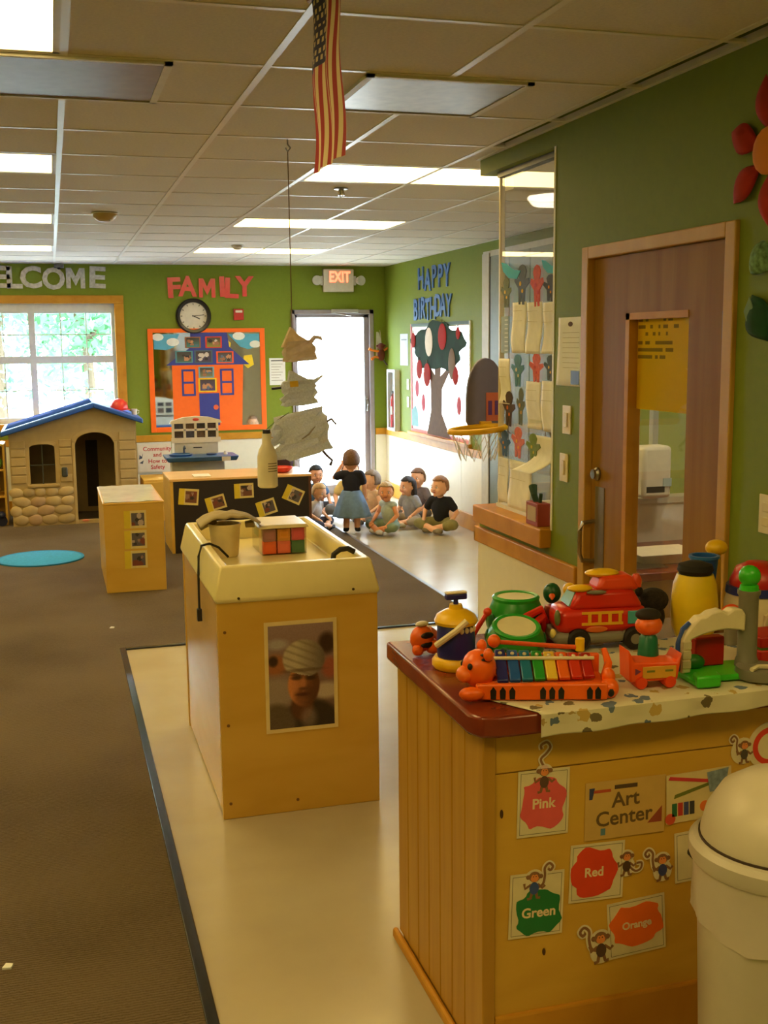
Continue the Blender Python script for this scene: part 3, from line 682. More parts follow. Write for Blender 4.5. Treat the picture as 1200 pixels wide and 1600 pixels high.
MB().box(-.036,-.058,0,.036,.058,.006).build('plate', M((226,214,180),.4), ol, bevel=.002); MB().box(-.016,.008,.006,.016,.036,.01).box(-.016,-.036,.006,.016,-.008,.01).build('sockets', M((222,208,172),.4), ol, bevel=.002)
fw_ = wthing('flower_decoration', 'big red and orange felt flower high on the green wall', 'wall decoration', (XN, 2.90, 2.27), 'right')
RF = M((168,36,22),.8,.15)
def petal(ang, L, wd, mat, parent, r0=.055, nm='petal'):
    b = MB(Matrix.Rotation(ang,4,'Z'))
    b.surf(lambda a,c: (r0+L*a, (c-.5)*2*wd*math.sin(PI*min(1,a*.98+.01))**1.15, .006+.03*math.sin(PI*a)*(1-.6*(2*c-1)**2)),10,6).build(nm, mat, parent, solid=.003)
for k, a in enumerate((1.75, 2.75, 3.75, 4.75, .75, -.35)): petal(a,.165,.044,RF,fw_)
MB().ell((0,0,.02),(.068,.068,.02)).build('flower_centre', M((220,130,20),.8), fw_)
lf = wthing('leaf_decoration', 'pale green patterned felt leaf beside the door frame', 'wall decoration', (XN, 2.93, 1.975), 'right')
petal(2.4,.11,.055,M((112,150,110),.8,.5,scale=60),lf,-.06,'leaf')
lf = wthing('leaf_decoration', 'dark green felt leaf below the patterned leaf', 'wall decoration', (XN, 2.925, 1.80), 'right')
petal(2.15,.16,.06,M((16,70,44),.8,.2),lf,-.08,'leaf')
MB().prism([(-.045,.02),(-.02,.06),(.0,.03),(-.03,-.01)],.03,.033).build('leaf_vein', M((120,150,120),.8), lf, smooth=0)

# yellow sheet on the door glass
yp = wthing('yellow_poster', 'yellow poster with dark writing behind the door glass', 'poster', (XN+.045, 3.555, 1.66), 'right')
def yfn(a, b):
    if .50 < b < .97 and .05 < a < .85:
        k = int(b*26)
        if k % 2 == 0 and noise2(int(a*22), k) > .30 and a < .62+.25*noise2(k, 3): return (150,128,12)
    return (244,214,8)
MB().box(-.205,-.17,-.002,.185,.17,0).build('sheet', thin((244,220,20),.02), yp, smooth=0); raster('print', .388, .338, 60, 54, yfn, yp, -.01, 0, .0006, .6, .5)

# things in the kitchen seen through the door glass
kc = thing('kitchen_counter', 'red kitchen counter behind the wooden door glass', 'counter', (2.85, 4.72, 0))
MB().box(-.65,-.28,.10,.65,.36,.68).build('base', M((176,140,90),.5), kc, smooth=0); MB().box(-.68,-.34,.68,.68,.37,.72).build('worktop', CHERRY, kc, bevel=.006)
MB().box(-.50,-.26,.721,-.22,.06,.726).box(-.48,-.24,.7262,-.24,.04,.7268).build('sink', STEEL, kc, bevel=.002)
ty = thing('serving_tray', 'white plastic tray on the kitchen counter', 'tray', (2.68, 4.62, .7215))
MB().frustum((-.13,-.08,.13,.08),(-.15,-.10,.15,.10),0,.045).build('tray_body', M((230,222,200),.4), ty); MB().box(-.16,-.11,.043,.16,.11,.05).build('rim', M((236,230,212),.4), ty, bevel=.003)
dp = thing('towel_dispenser', 'white paper towel dispenser in the kitchen', 'dispenser', (2.84, 5.02, .96))
MB().box(-.07,-.06,0,.09,.06,.26).build('case', M((228,226,214),.4), dp, bevel=.02); MB().box(-.05,-.062,.03,.05,-.06,.06).build('slot', DARK, dp, smooth=0); MB().box(.04,-.066,.06,.085,-.06,.10).build('window', M((190,215,225),.1), dp, smooth=0)
kl = thing('added_kitchen_light', 'unseen round light added to brighten the kitchen', 'ceiling light', (2.95, 3.9, CZ+.0))  # added out of view to brighten the kitchen and the yellow poster
MB().lathe([(0,-.06),(.14,-.05),(.17,-.01),(.17,.05),(0,.05)],24).build('globe', emis('added_kitchen_glow',(1,.84,.56),20.0), kl); MB().lathe([(.17,.0),(.19,.0),(.19,.05),(.17,.05)],24,loop=True).build('ring', WHITE, kl)

# ------------------------------------------------------------------ artwork hanging on the glass screen
GXp = 2.062
def gpt(y, z): return (GXp, y, z)
def sheet(y0, y1, z0, z1, lab, curl=0.0, seed=0):
    t = wthing('hung_sheet', lab, 'paper sheet', (GXp, (y0+y1)/2, z1), 'right', 0, 'papers hung on the glass screen')
    wd, ht = abs(y1-y0), z1-z0
    MB().surf(lambda a,b: ((a-.5)*wd-curl*1.1*max(0,.55-b)**1.5, -ht*(1-b)+ (curl*.25*max(0,.5-b) if curl else 0), .003+.010*math.sin(b*5+seed)*(1-b)+curl*max(0,.6-b)**2*1.2),8,14).build('sheet', M((232,230,222),.8), t, solid=.0012)
    for k in range(int(ht/.05)): MB().box(-wd*.4,-.04-k*.045,.014,wd*.33,-.038-k*.045,.0146).build('writing_line', M((196,188,164),.8), t, smooth=0) if not curl and k < 2 else None
    return t
def doll(y0, y1, z0, z1, c1, c2, lab, cat='paper cutout'):
    y, z, ht, wd = (y0+y1)/2, (z0+z1)/2, z1-z0, (y0-y1)/.57
    t = wthing('paper_doll', lab, cat, (GXp, y, z), 'right', random.uniform(-.08,.08), 'paper dolls on the glass screen')
    s = ht
    pts = [(-.10,-.5),(-.03,-.5),(0,-.2),(.03,-.5),(.12,-.5),(.13,-.1),(.28,.05),(.25,.17),(.10,.14),(.13,.2),(.16,.34),(.10,.46),(0,.5),(-.10,.46),(-.16,.34),(-.13,.2),(-.10,.14),(-.25,.2),(-.29,.08),(-.13,-.1)]
    MB().prism([(x*wd,y_*s) for x, y_ in pts],.001,.004).build('figure', M(c1,.7,.15,scale=60), t, smooth=0)
    MB().disc(-.05*wd,.02*s,.06*s,.0042,.0055).disc(.06*s,-.16*s,.05*s,.0042,.0055).build('patch', M(c2,.7), t, smooth=0)
sheet(4.928,4.765,1.685,1.915,'white hung sheet in the top row, beside the post',0,0)
sheet(4.757,4.595,1.683,1.909,'white hung sheet in the middle of the top row',0,1)
sheet(4.586,4.42,1.684,1.903,'white hung sheet in the top row against the green wall',0,2)
sheet(5.09,4.955,1.446,1.658,'white hung sheet taped over the pale corner post',0,3)
sheet(4.762,4.60,1.348,1.561,'white hung sheet in the middle row under the red doll',0,4)
sheet(4.591,4.43,1.346,1.567,'white hung sheet in the middle row against the green wall',0,5)
sheet(5.09,4.965,.975,1.188,'white hung sheet in the bottom row by the corner post',0,6)
sheet(4.955,4.70,.962,1.189,'wide white hung sheet in the bottom row above the sill',0,7)
sheet(4.66,4.46,1.145,1.325,'curled white hung sheet above the red box on the sill',.16,8)
doll(5.07,4.943,1.895,2.033,(96,104,60),(220,180,50),'olive paper doll with yellow patches by the post top')
doll(4.908,4.737,1.903,2.081,(70,80,96),(210,160,40),'dark grey paper doll with orange patches in the top row')
doll(4.727,4.585,1.889,2.069,(196,66,46),(190,50,60),'tall red paper doll in the top row')
doll(4.589,4.44,1.907,2.02,(44,46,56),(230,140,30),'black and orange paper doll at the top by the green wall')
doll(4.94,4.787,1.532,1.681,(70,120,132),(210,200,160),'teal paper doll in the middle row')
doll(4.732,4.577,1.559,1.685,(214,92,44),(200,60,40),'orange-red paper doll in the middle row')
doll(4.575,4.44,1.569,1.678,(60,70,50),(220,170,40),'dark green paper doll in the middle row by the green wall')
doll(5.09,4.945,1.197,1.32,(64,96,140),(230,150,40),'blue paper doll in the bottom row by the post')
doll(4.934,4.776,1.204,1.348,(206,110,100),(230,170,60),'pink paper doll in the bottom row')
doll(4.761,4.60,1.201,1.33,(110,130,40),(220,190,40),'green and yellow paper doll in the bottom row')
doll(5.045,4.89,1.344,1.508,(70,50,40),(214,110,40),'dark brown paper doll in the gap left of the middle sheets')
doll(4.876,4.776,1.358,1.529,(92,96,50),(190,140,50),'narrow olive paper doll beside the middle sheets')
for (y0,y1,z0,z1,lab) in ((5.06,4.83,2.02,2.105,'cyan paper wing shape at the post top'),(4.60,4.44,2.02,2.085,'cyan paper shape at the top against the green wall')):
    t = wthing('paper_shape', lab, 'paper cutout', (GXp-.004,(y0+y1)/2,(z0+z1)/2), 'right'); a = (y0-y1)/2; c = (z1-z0)/2
    MB().prism([(-a,c),(-a*.5,c*.8),(a*.3,0),(a,-c*.2),(a*.6,-c),(-a*.2,-c*.8),(-a*.8,0)],.001,.003).build('paper', M((50,170,200),.7), t, smooth=0)
rl = wthing('paper_strip', 'narrow pale ruled strip hung by the corner post', 'paper strip', (GXp,5.02,1.77),'right')
MB().box(-.045,-.085,.001,.045,.085,.004).build('strip', M((150,166,172),.6), rl, smooth=0)
for k in range(8): MB().box(.0,-.075+k*.02,.004,.04,-.07+k*.02,.0046).build('mark', M((214,220,220),.6), rl, smooth=0)
pb = thing('pencil_box', 'small red and white box on the oak sill', 'box', (2.005,4.50,.9455))
MB().box(-.03,-.062,0,.03,.062,.10).build('box_body', M((150,60,40),.5), pb, bevel=.003, smooth=0); MB().box(-.0315,-.045,.02,-.03,.045,.085).build('label', M((196,170,140),.6), pb, smooth=0)
MB().tube([(0,.01,.09),(-.01,.02,.13),(-.005,.045,.165)],[.012,.014,.02],8).tube([(0,-.02,.09),(0,-.03,.14)],[.008,.008],8).build('contents', M((34,66,40),.7), pb)

# basketball hoop at the end of the knee wall
hp = thing('basketball_hoop', 'toy basketball hoop with yellow ring on the screen end', 'basketball hoop', (2.045, 5.25, 1.30))
MB(Matrix.Rotation(PI/2,4,'X')).prism([(.0+.20*math.cos(a)*.5+.005, .17+.19*math.sin(a)) for a in [k*PI/14 for k in range(15)]]+[(-.095,.05),(-.07,.0),(.08,.0),(.105,.05)],-.012,.012).build('backboard', M((108,104,128),.5), hp, bevel=.004)
MB().box(.005,-.016,.05,.085,-.012,.19).build('target_panel', M((196,104,70),.5), hp, smooth=0); MB().box(.015,-.018,.08,.035,-.016,.15).box(.05,-.018,.08,.07,-.016,.15).build('target_print', M((90,50,120),.5), hp, smooth=0)
ring = [(-.085+.135*math.cos(a), -.03+.135*math.sin(a)*.9-.10, .02+.01*math.cos(a)) for a in [2*PI*k/36 for k in range(36)]]
MB().tube(ring,.014,10,closed=True).build('ring', M((232,180,14),.35), hp)
MB().box(-.03,-.03,.0,.03,-.005,.05).build('bracket', M((226,170,20),.4), hp, bevel=.004)
nb = MB()
for k in range(12):
    a0 = 2*PI*k/12
    for s in (1,-1):
        nb.tube([(-.085+.13*(1-.35*q/6)*math.cos(a0+s*q*PI/36), -.13+.12*(1-.35*q/6)*math.sin(a0+s*q*PI/36), .012-.14*q/6) for q in range(7)],.0016,5)
nb.build('net', M((224,216,200),.8), hp)

# ------------------------------------------------------------------ on and below the ceiling
def panel(label, x0, x1, y0, y1, mat):
    t = thing('ceiling_panel', label, 'ceiling panel', ((x0+x1)/2,(y0+y1)/2,CZ)); a, b = (x1-x0)/2, (y1-y0)/2
    MB().box(-a,-b,-.008,-a+.025,b,.003).box(a-.025,-b,-.008,a,b,.003).box(-a,-b,-.008,a,-b+.02,.003).box(-a,b-.02,-.008,a,b,.003).build('frame', WHITE, t, smooth=0)
    MB().box(-a+.025,-b+.02,-.004,a-.025,b-.02,.002).build('cover', mat, t, smooth=0)
panel('glossy brushed panel on the ceiling above the carpet', -.81, .405, 3.65, 4.24, M((136,116,92),.42,.1,metal=.3))
panel('glossy square metal panel on the ceiling right of the flag', 1.02, 1.60, 3.65, 4.22, M((150,138,112),.38,.15,metal=.35))
def puck(name, label, cat, x, y, r, d, col):
    t = thing(name, label, cat, (x,y,CZ)); MB().lathe([(r,.0),(r,-d*.4),(r*.75,-d*.8),(r*.45,-d),(0,-d)],20).build('case', M(col,.4), t); MB().lathe([(r*1.15,.0),(r*1.15,-.006),(r,-.006),(r,0)],20,loop=True).build('base', WHITE, t)
    MB().ell((r*.4,-r*.5,-d*.8),r*.14).build('lamp', M((240,238,230),.2), t)
puck('smoke_detector','white cone shaped smoke detector on the left ceiling','smoke detector',.385,7.78,.075,.055,(196,170,120))
puck('smoke_detector','tiny smoke detector near the farthest right ceiling light','smoke detector',1.62,10.1,.05,.035,(200,196,186))
sp = thing('sprinkler_head','small chrome sprinkler head under the right ceiling','sprinkler',(1.606,6.325,CZ))
MB().lathe([(.04,0),(.04,-.004),(.012,-.008),(.009,-.03),(.02,-.034),(.02,-.038),(0,-.038)],18).build('head', STEEL, sp); MB().tube([(-.012,0,-.008),(-.018,0,-.03),(0,0,-.045),(.018,0,-.03),(.012,0,-.008)],.003).build('frame_arm', STEEL, sp)

fg = thing('hanging_flag','small American flag hanging down from the ceiling','flag',(.668,2.76,CZ))
def flagpos(a, b):   # a 0..1 far(left) -> near(right), b 0 bottom .. 1 top
    y = (.5-a)*.30; z = -.425*(1-b)
    return (.006*math.sin(a*14+b*3)*(1-.4*b)+.004*math.sin(b*9), y, z)
NS = 13
def flagcol(a, b):
    if b > .575 and a < 7/13:
        i = a*13/7*11; j = (b-.575)/.425*18
        if (int(i) % 2 == 1 and int(j) % 4 == 1) or (int(i) % 2 == 0 and 0 < i and int(j) % 4 == 3): return (206,186,150)
        return (38,36,84)
    return (164,26,40) if int(a*13) % 2 == 0 else (226,204,164)
MB().surf(flagpos, 65, 72, None, flagcol).build('cloth', vcol(.8), fg)
MB().tube([(0,.17,-.002),(0,-.17,-.002)],.006).build('rod', M((170,130,70),.5), fg)

# recycled paper mobile above the light table
mb_ = thing('paper_mobile','hanging mobile of three crumpled paper bags and a bottle','mobile',(1.006,4.87,CZ))
MB().tube([(0,0,0),(0,0,-.02),(.012,0,-.035),(0,0,-.05),(-.01,0,-.035)],.004).build('hook', STEEL, mb_)
MB().tube([(0,0,-.045),(.002,0,-.80),(.0,0,-1.0),(.01,0,-1.15)],.0022,6).build('string', M((120,100,70),.9), mb_)
def crumple(seed, w_, h_, d_, amp, n=16, m=10):
    rnd = random.Random(seed); b = MB(); tab = {}
    def fn(i, j):
        a = 2*PI*i*1.0; t = j
        rr = 1+amp*(rnd.random()-.5)
        x = w_*.5*math.copysign(abs(math.cos(a))**.6, math.cos(a))*rr*(1-.25*max(0,t-.75)*4*.5)
        y = d_*.5*math.copysign(abs(math.sin(a))**.6, math.sin(a))*rr*(1-.7*max(0,t-.6))
        return (x, y, (t-.5)*h_*(1+.3*amp*(rnd.random()-.5)))
    rings = [[b.bm.verts.new(fn(i/n, j/m)) for i in range(n)] for j in range(m+1)]
    for p, q in zip(rings, rings[1:]):
        for i in range(n):
            k = (i+1) % n
            b.bm.faces.new((p[i],p[k],q[k])); b.bm.faces.new((p[i],q[k],q[i]))
    b.bm.faces.new(list(reversed(rings[0]))); b.bm.faces.new(rings[-1])
    return b
BAG = thin((228,218,210),.10,30,.6); NEWS = thin((220,224,232),.12,140,.6)
def place(o, x, z, ry=0.0, y=0.0, rz=0.0): o.location = (x,y,z); o.rotation_euler = (0,ry,rz); return o
b1 = place(crumple(1,.135,.085,.10,.30,12,6).build('paper_bag', BAG, mb_, smooth=.3), .03, -.885, -.06)
MB().prism([(-.075,.02),(-.03,.105),(.0,.07),(.05,.035),(.03,.02)],-.02,.02).build('torn_flap', thin((236,222,198)), b1, smooth=0).rotation_euler = (PI/2,0,0)
MB().tube([(.05,0,.03),(.075,.0,.055),(.10,0,.05),(.105,0,.04)],[.012,.010,.008,.006],6).build('twist', BAG, b1)
b2 = place(crumple(5,.150,.105,.11,.34,12,7).build('paper_bag', NEWS, mb_, smooth=.3), .025, -1.065, -.08)
MB().prism([(-.05,.03),(-.03,.10),(.005,.08),(.06,.045),(.115,.065),(.07,.03)],-.02,.02).build('torn_flap', NEWS, b2, smooth=0).rotation_euler = (PI/2,0,0)
MB().lathe([(0,-.005),(.022,-.005),(.022,.005),(0,.005)],16).build('button_disc', M((36,30,60),.4), b2).location = (-.098,-.01,.03)
MB().box(-.045,-.058,.03,-.01,-.05,.055).build('yellow_scrap', M((220,180,60),.7), b2, smooth=0)
b3 = place(crumple(9,.235,.18,.17,.42,14,8).build('paper_bag', NEWS, mb_, smooth=.3), .03, -1.245, -.22)
MB().surf(lambda a,c: (-.165+.13*a+.01*math.sin(c*5), -.02-.02*math.sin(a*3), -.02+.06*a+(c-.5)*.05*(.3+a)),6,4).build('torn_flap', NEWS, b3, solid=.003)
MB().tube([(-.03,-.080,-.02),(.02,-.084,.0),(.06,-.078,.03)],[.002,.004,.002],6).build('dark_fold', M((150,140,126),.8), b3)
MB().tube([(.12,0,.02),(.15,.0,.03),(.165,0,.0)],[.006,.006,.004],6).build('loose_strip', M((110,96,84),.8), b3)
MB().tube([(.07,0,-.08),(.09,0,-.12),(.11,0,-.15),(.095,0,-.17)],[.006,.006,.006,.008],6).build('loose_strip', M((96,80,80),.8), b3)
bt = MB().lathe([(0,0),(.036,0),(.044,.006),(.044,.135),(.036,.165),(.022,.19),(.020,.235),(0,.235)],22).build('plastic_bottle', M((228,218,192),.35), mb_); bt.location = (-.125,-.02,CZ*0-1.472)
MB().lathe([(0,.235),(.017,.235),(.017,.252),(0,.252)],16).build('bottle_cap', M((40,38,54),.4), bt)
for k in range(4): MB().surf(lambda a,b: (.0443*math.sin((a-.1)*1.1),-.0443*math.cos((a-.1)*1.1),.105-k*.011+b*.004),8,1).build('label_line', M((120,108,84),.6), bt)
MB().tube([(-.125,-.02,-1.22),(-.09,-.02,-1.19),(-.02,0,-1.15)],.002,5).build('string', M((90,90,60),.9), mb_)

# ------------------------------------------------------------------ light table cabinet
lt = thing('light_table', 'maple cabinet with a cream tray top and a taped portrait', 'cabinet', (.826, 4.54, 0))
MB().box(-.30,-.56,.0,.30,-.535,.822).build('front_panel', MAPLE, lt, bevel=.003, smooth=0)
MB().box(-.30,.53,.0,.30,.555,.822).build('back_panel', MAPLE, lt, bevel=.003, smooth=0)
SIDEL = wood('maple_side_gloss', (206,164,84), (216,176,98), (2,2,7), .22)
MB().box(-.296,-.535,.012,-.275,.53,.822).build('side_panel', SIDEL, lt, smooth=0)
MB().box(.275,-.535,.012,.296,.53,.822).build('side_panel', MAPLE, lt, smooth=0)
TRAY = M((230,216,156),.32,.02)
b = MB(); rings = []
for (x, y, z) in ((.302,.562,.815),(.308,.568,.83),(.285,.545,.935),(.278,.538,.948),(.252,.512,.948),(.246,.506,.93),(.240,.500,.868)):
    rings.append([b.bm.verts.new(p) for p in ((-x,-y,z),(x,-y,z),(x,y,z),(-x,y,z))])
for p, q in zip(rings, rings[1:]):
    for i in range(4): k = (i+1) % 4; b.bm.faces.new((p[i],p[k],q[k],q[i]))
b.bm.faces.new(rings[-1]); b.bm.faces.new(list(reversed(rings[0])))
b.build('tray_top', TRAY, lt, bevel=.006)
for (x, z) in ((-.222,.834),(.205,.838)): MB(Matrix.Translation((x,-.567,z)) @ Matrix.Rotation(PI/2,4,'X')).lathe([(0,0),(.005,0),(.005,.003),(0,.004)],10).build('screw', M((90,80,60),.4,metal=.8), lt)
for (x, z) in ((-.275,.71),(-.272,.36),(-.272,.06),(-.02,.045)): MB(Matrix.Translation((x,-.56,z)) @ Matrix.Rotation(PI/2,4,'X')).lathe([(0,0),(.006,0),(.006,.002),(0,.003)],10).build('screw', M((120,84,40),.5), lt)

po = wthing('taped_portrait', 'laminated portrait print of an elder in a pale head wrap', 'portrait print', (.83, 3.979, .524))
MB().box(-.1365,-.211,0,.1365,.211,.002).build('laminate', M((226,206,150),.25), po, smooth=0)
def portrait(a, b):
    n = noise2(int(a*70), int(b*110))*8-4
    c = mixc((104,80,70), (146,122,124), b)
    def e(c0, cx, cy, rx, ry, col, soft=.25, k=1.0):
        d = math.sqrt(((a-cx)/rx)**2+((b-cy)/ry)**2)
        return mixc(c0, col, k*max(0, min(1, (1-d)/soft+.5)))
    c = e(c,.14,.82,.16,.05,(166,158,160),.8); c = e(c,.10,.62,.18,.10,(160,98,62),.6); c = e(c,.07,.66,.07,.05,(54,34,28),.6)
    c = e(c,.90,.80,.13,.10,(50,32,30),.6); c = e(c,.94,.56,.12,.10,(156,84,70),.6); c = e(c,.12,.36,.34,.15,(150,134,128),.6); c = e(c,.88,.34,.24,.08,(182,166,152),.6)
    c = e(c,.62,.02,.46,.24,(44,36,32),.2); c = e(c,.10,.03,.30,.21,(92,78,66),.3)
    c = e(c,.50,.20,.17,.14,(86,50,32),.3); c = e(c,.60,.09,.12,.10,(150,132,124),.8,.6)
    # face: lit from the left
    t = max(0, min(1, (a-.34)/.36)); fc = mixc((206,132,84), (92,54,36), t)
    c = e(c,.53,.41,.245,.205,fc,.12); c = e(c,.55,.30,.16,.10,mixc(fc,(60,36,26),.4),.6)
    c = e(c,.43,.485,.085,.022,(44,26,20),.9,.8); c = e(c,.64,.475,.08,.022,(34,20,16),.9,.8)
    c = e(c,.43,.515,.10,.012,(60,36,26),.9,.7); c = e(c,.64,.505,.09,.012,(40,24,18),.9,.7)
    c = e(c,.52,.42,.045,.06,(196,126,84),1.0,.7); c = e(c,.40,.40,.07,.045,(196,128,86),1.0,.6)
    c = e(c,.52,.375,.06,.014,(70,38,28),1.0,.6); c = e(c,.52,.318,.11,.016,(72,32,28),.8,.9); c = e(c,.50,.262,.09,.02,(140,88,58),1.0,.5)
    # head wrap with soft folds
    wr = mixc((186,174,150), (104,94,86), max(0, min(1, (a-.42)/.42)))
    f = math.sin((a*.55+(b-.6)*1.9)*46)
    wr = mixc(wr, (112,98,84), max(0, f)*.45)
    if b > .52+.16*(a-.5)**2+.03*math.sin(a*7): c = e(c,.54,.665,.325,.185,wr,.10)
    c = e(c,.54,.555,.30,.018,(84,62,50),1.0,.6) if b < .575 else c
    return tuple(max(0, min(255, k+n)) for k in c)
raster('print', .245, .392, 84, 134, portrait, po, 0, 0, .0026, .3)

# things on the tray
tb = thing('plastic_tub', 'cream plastic tub with a crumpled cloth lid on the tray', 'tub', (.655, 4.63, .869))
MB().lathe([(.0,.0),(.050,.0),(.055,.006),(.064,.125),(.068,.13),(.068,.138),(.061,.138),(.052,.008),(0,.006)],28).build('tub_body', M((232,214,172),.3), tb)
rnd = random.Random(3); off = [[rnd.uniform(-.008,.008) for _ in range(15)] for _ in range(9)]
MB().surf(lambda a,c: (.015+(a-.5)*.25, (c-.5)*.17, .15+off[int(c*8)][int(a*14)]+.025*math.cos((a-.5)*2.4)-.035*max(0,abs(a-.5)-.3)*3), 14, 8).build('cloth', M((176,160,124),.8), tb, solid=.012, sub=1)
MB().tube([(-.10,.03,.125),(-.07,.02,.14),(-.03,.02,.145)],[.02,.018,.012],8).build('cloth_knot', M((150,134,100),.8), tb)
MB().tube([(.09,.02,.125),(.125,.01,.13)],[.014,.018],8).build('cloth_knot', M((150,134,100),.8), tb)
cbx = thing('block_box', 'clear lidded box full of coloured blocks on the tray', 'storage box', (.895, 4.70, .869))
CLEAR = glass('clear_plastic', (.96,.95,.92))
MB().box(-.095,-.12,0,.095,.12,.003).box(-.095,-.12,.003,-.092,.12,.112).box(.092,-.12,.003,.095,.12,.112).box(-.092,-.12,.003,.092,-.117,.112).box(-.092,.117,.003,.092,.12,.112).build('box_walls', CLEAR, cbx, smooth=0)
MB().frustum((-.105,-.13,.105,.13),(-.098,-.122,.098,.122),.112,.126).build('lid', M((226,210,172),.35), cbx, bevel=.004)
BC = [(240,90,30),(240,110,90),(30,110,80),(160,100,120),(214,140,50),(210,70,110),(110,180,160),(236,160,60),(90,120,170)]
for iy in range(4):
    for ix in range(3):
        for iz in range(2):
            if iy > 1 and iz == 0: continue
            cc = BC[(ix+iz*3+iy*4) % 9]
            k = thing('toy_block', 'toy block %s, %s layer, %s from the front of the clear box' % ({0:'in the left column',1:'in the middle column',2:'in the right column'}[ix], 'bottom' if iz == 0 else 'top', ('first','second','third','fourth')[iy]), 'block', (.895-.06+ix*.06, 4.70-.088+iy*.058, .8725+iz*.0525), 0, 'coloured blocks in the clear box')
            MB().box(-.0275,-.0265,0,.0275,.0265,.052).build('block', M(cc,.5), k, bevel=.003); MB().box(-.018,-.0275,.012,.018,-.0265,.040).build('face_inlay', M(tuple(min(255,int(v*1.08)) for v in cc),.5), k, smooth=0)
cd = thing('power_cord', 'black cord hanging over the left edge of the tray', 'cord', (.55, 4.42, .80))
MB().tube([(.10,.10,.085),(.06,.08,.13),(.02,.05,.153),(-.015,.03,.150),(-.03,.01,.11),(-.034,0,.04),(-.036,-.01,-.05),(-.036,-.01,-.10)],.005,8).build('cable', DARK, cd); MB().box(-.046,-.022,-.145,-.027,.002,-.095).build('plug', DARK, cd, bevel=.003)
hs = thing('black_hose', 'curved black hose at the front right tray corner', 'hose', (1.03, 4.12, .93))
MB().tube([(-.045,.0,-.045),(-.035,0,.015),(-.01,0,.032),(.02,0,.034),(.045,0,.02)],.011,10).build('hose_tube', DARK, hs); MB().lathe([(0,0),(.015,0),(.015,.012),(0,.012)],12,(-.045,0,-.062)).build('collar', DARK, hs)

# ------------------------------------------------------------------ wooden stand with photo cards
ws = thing('wooden_stand', 'maple box stand with a shiny plastic covered top', 'stand', (.505, 8.55, 0))
MB().box(-.207,-.50,.0085,.207,-.48,.635).build('front_panel', MAPLE, ws, bevel=.003, smooth=0); MB().box(-.207,.48,.0085,.207,.50,.635).build('back_panel', MAPLE, ws, bevel=.003, smooth=0)
for s in (-1,1): MB().box(s*.187,-.48,.0085,s*.207,.48,.635).build('side_panel', MAPLE, ws, smooth=0)
MB().box(-.212,-.505,.635,.212,.505,.648).build('top_board', MAPLE, ws, bevel=.004, smooth=0)
rnd = random.Random(8); oz = [[rnd.uniform(0,.004) for _ in range(9)] for _ in range(13)]
MB().surf(lambda a,c: ((a-.5)*.40,(c-.5)*.98,.650+oz[int(c*12)][int(a*8)]),8,12).build('plastic_sheet', M((226,224,220),.08,.05), ws)
YEL = (214,190,50)
def card(x, y, z, wd, ht, seed, lab, rot=0.0, grp='photo cards'):
    t = wthing('photo_card', lab, 'photo card', (x, y, z), 'back', rot, grp)
    MB().box(-wd/2,-ht/2,0,wd/2,ht/2,.002).build('card', M((214,196,130),.5), t, smooth=0); MB().box(-wd/2,-ht/2,.002,-wd/2+wd*.28,ht/2,.0024).build('yellow_band', M(YEL,.5), t, smooth=0)
    rnd = random.Random(seed); base = rnd.choice([(90,84,90),(110,70,56),(84,100,92)]); sp = [(rnd.random(),rnd.random(),rnd.uniform(.1,.25),rnd.choice([(150,120,110),(50,44,48),(180,160,150),(120,60,50)])) for _ in range(6)]
    def fn(a, b):
        c = base
        for (px,py,r,k) in sp:
            if (a-px)**2+(b-py)**2 < r*r: c = k
        return c
    raster('picture', wd*.58, ht*.72, 14, 11, fn, t, wd*.12, 0, .0026)
card(.511,8.0495,.527,.155,.125,1,'top photo card on the maple stand front'); card(.509,8.0495,.383,.155,.130,2,'middle photo card on the maple stand front'); card(.506,8.0495,.240,.158,.125,3,'bottom photo card on the maple stand front')

# ------------------------------------------------------------------ black backed shelf with things on top
bsf = thing('low_shelf', 'low shelf unit with a black front panel and pale wood top', 'shelf', (1.495, 9.75, 0))
MB().box(-.575,-.30,.0085,.575,-.285,.612).build('black_panel', M((34,26,28),.55,.15,scale=90), bsf, smooth=0)
MB().box(-.60,-.302,.0085,-.575,.30,.612).build('side_panel', MAPLE, bsf, smooth=0); MB().box(.575,-.302,.0085,.598,.30,.612).build('side_panel', M((92,56,40),.5), bsf, smooth=0)
MB().box(-.605,-.305,.612,.605,.305,.634).build('top_board', wood('beech_top',(222,178,120),(232,192,138),(2,7,7),.3), bsf, bevel=.004, smooth=0)
MB().box(-.575,-.28,.29,.575,.295,.305).build('inner_shelf', MAPLE, bsf, smooth=0)
card(1.045,9.4475,.482,.165,.135,11,'photo card at the left end of the black panel',-.10); card(1.27,9.4475,.42,.165,.12,12,'tilted photo card second on the black panel',.25)
card(1.51,9.4475,.512,.165,.125,13,'upright photo card in the middle of the black panel',.02); card(1.70,9.4475,.36,.165,.13,14,'tilted photo card low on the black panel',.28); card(1.935,9.4475,.458,.165,.13,15,'photo card tilted at the right end of the black panel',-.45)
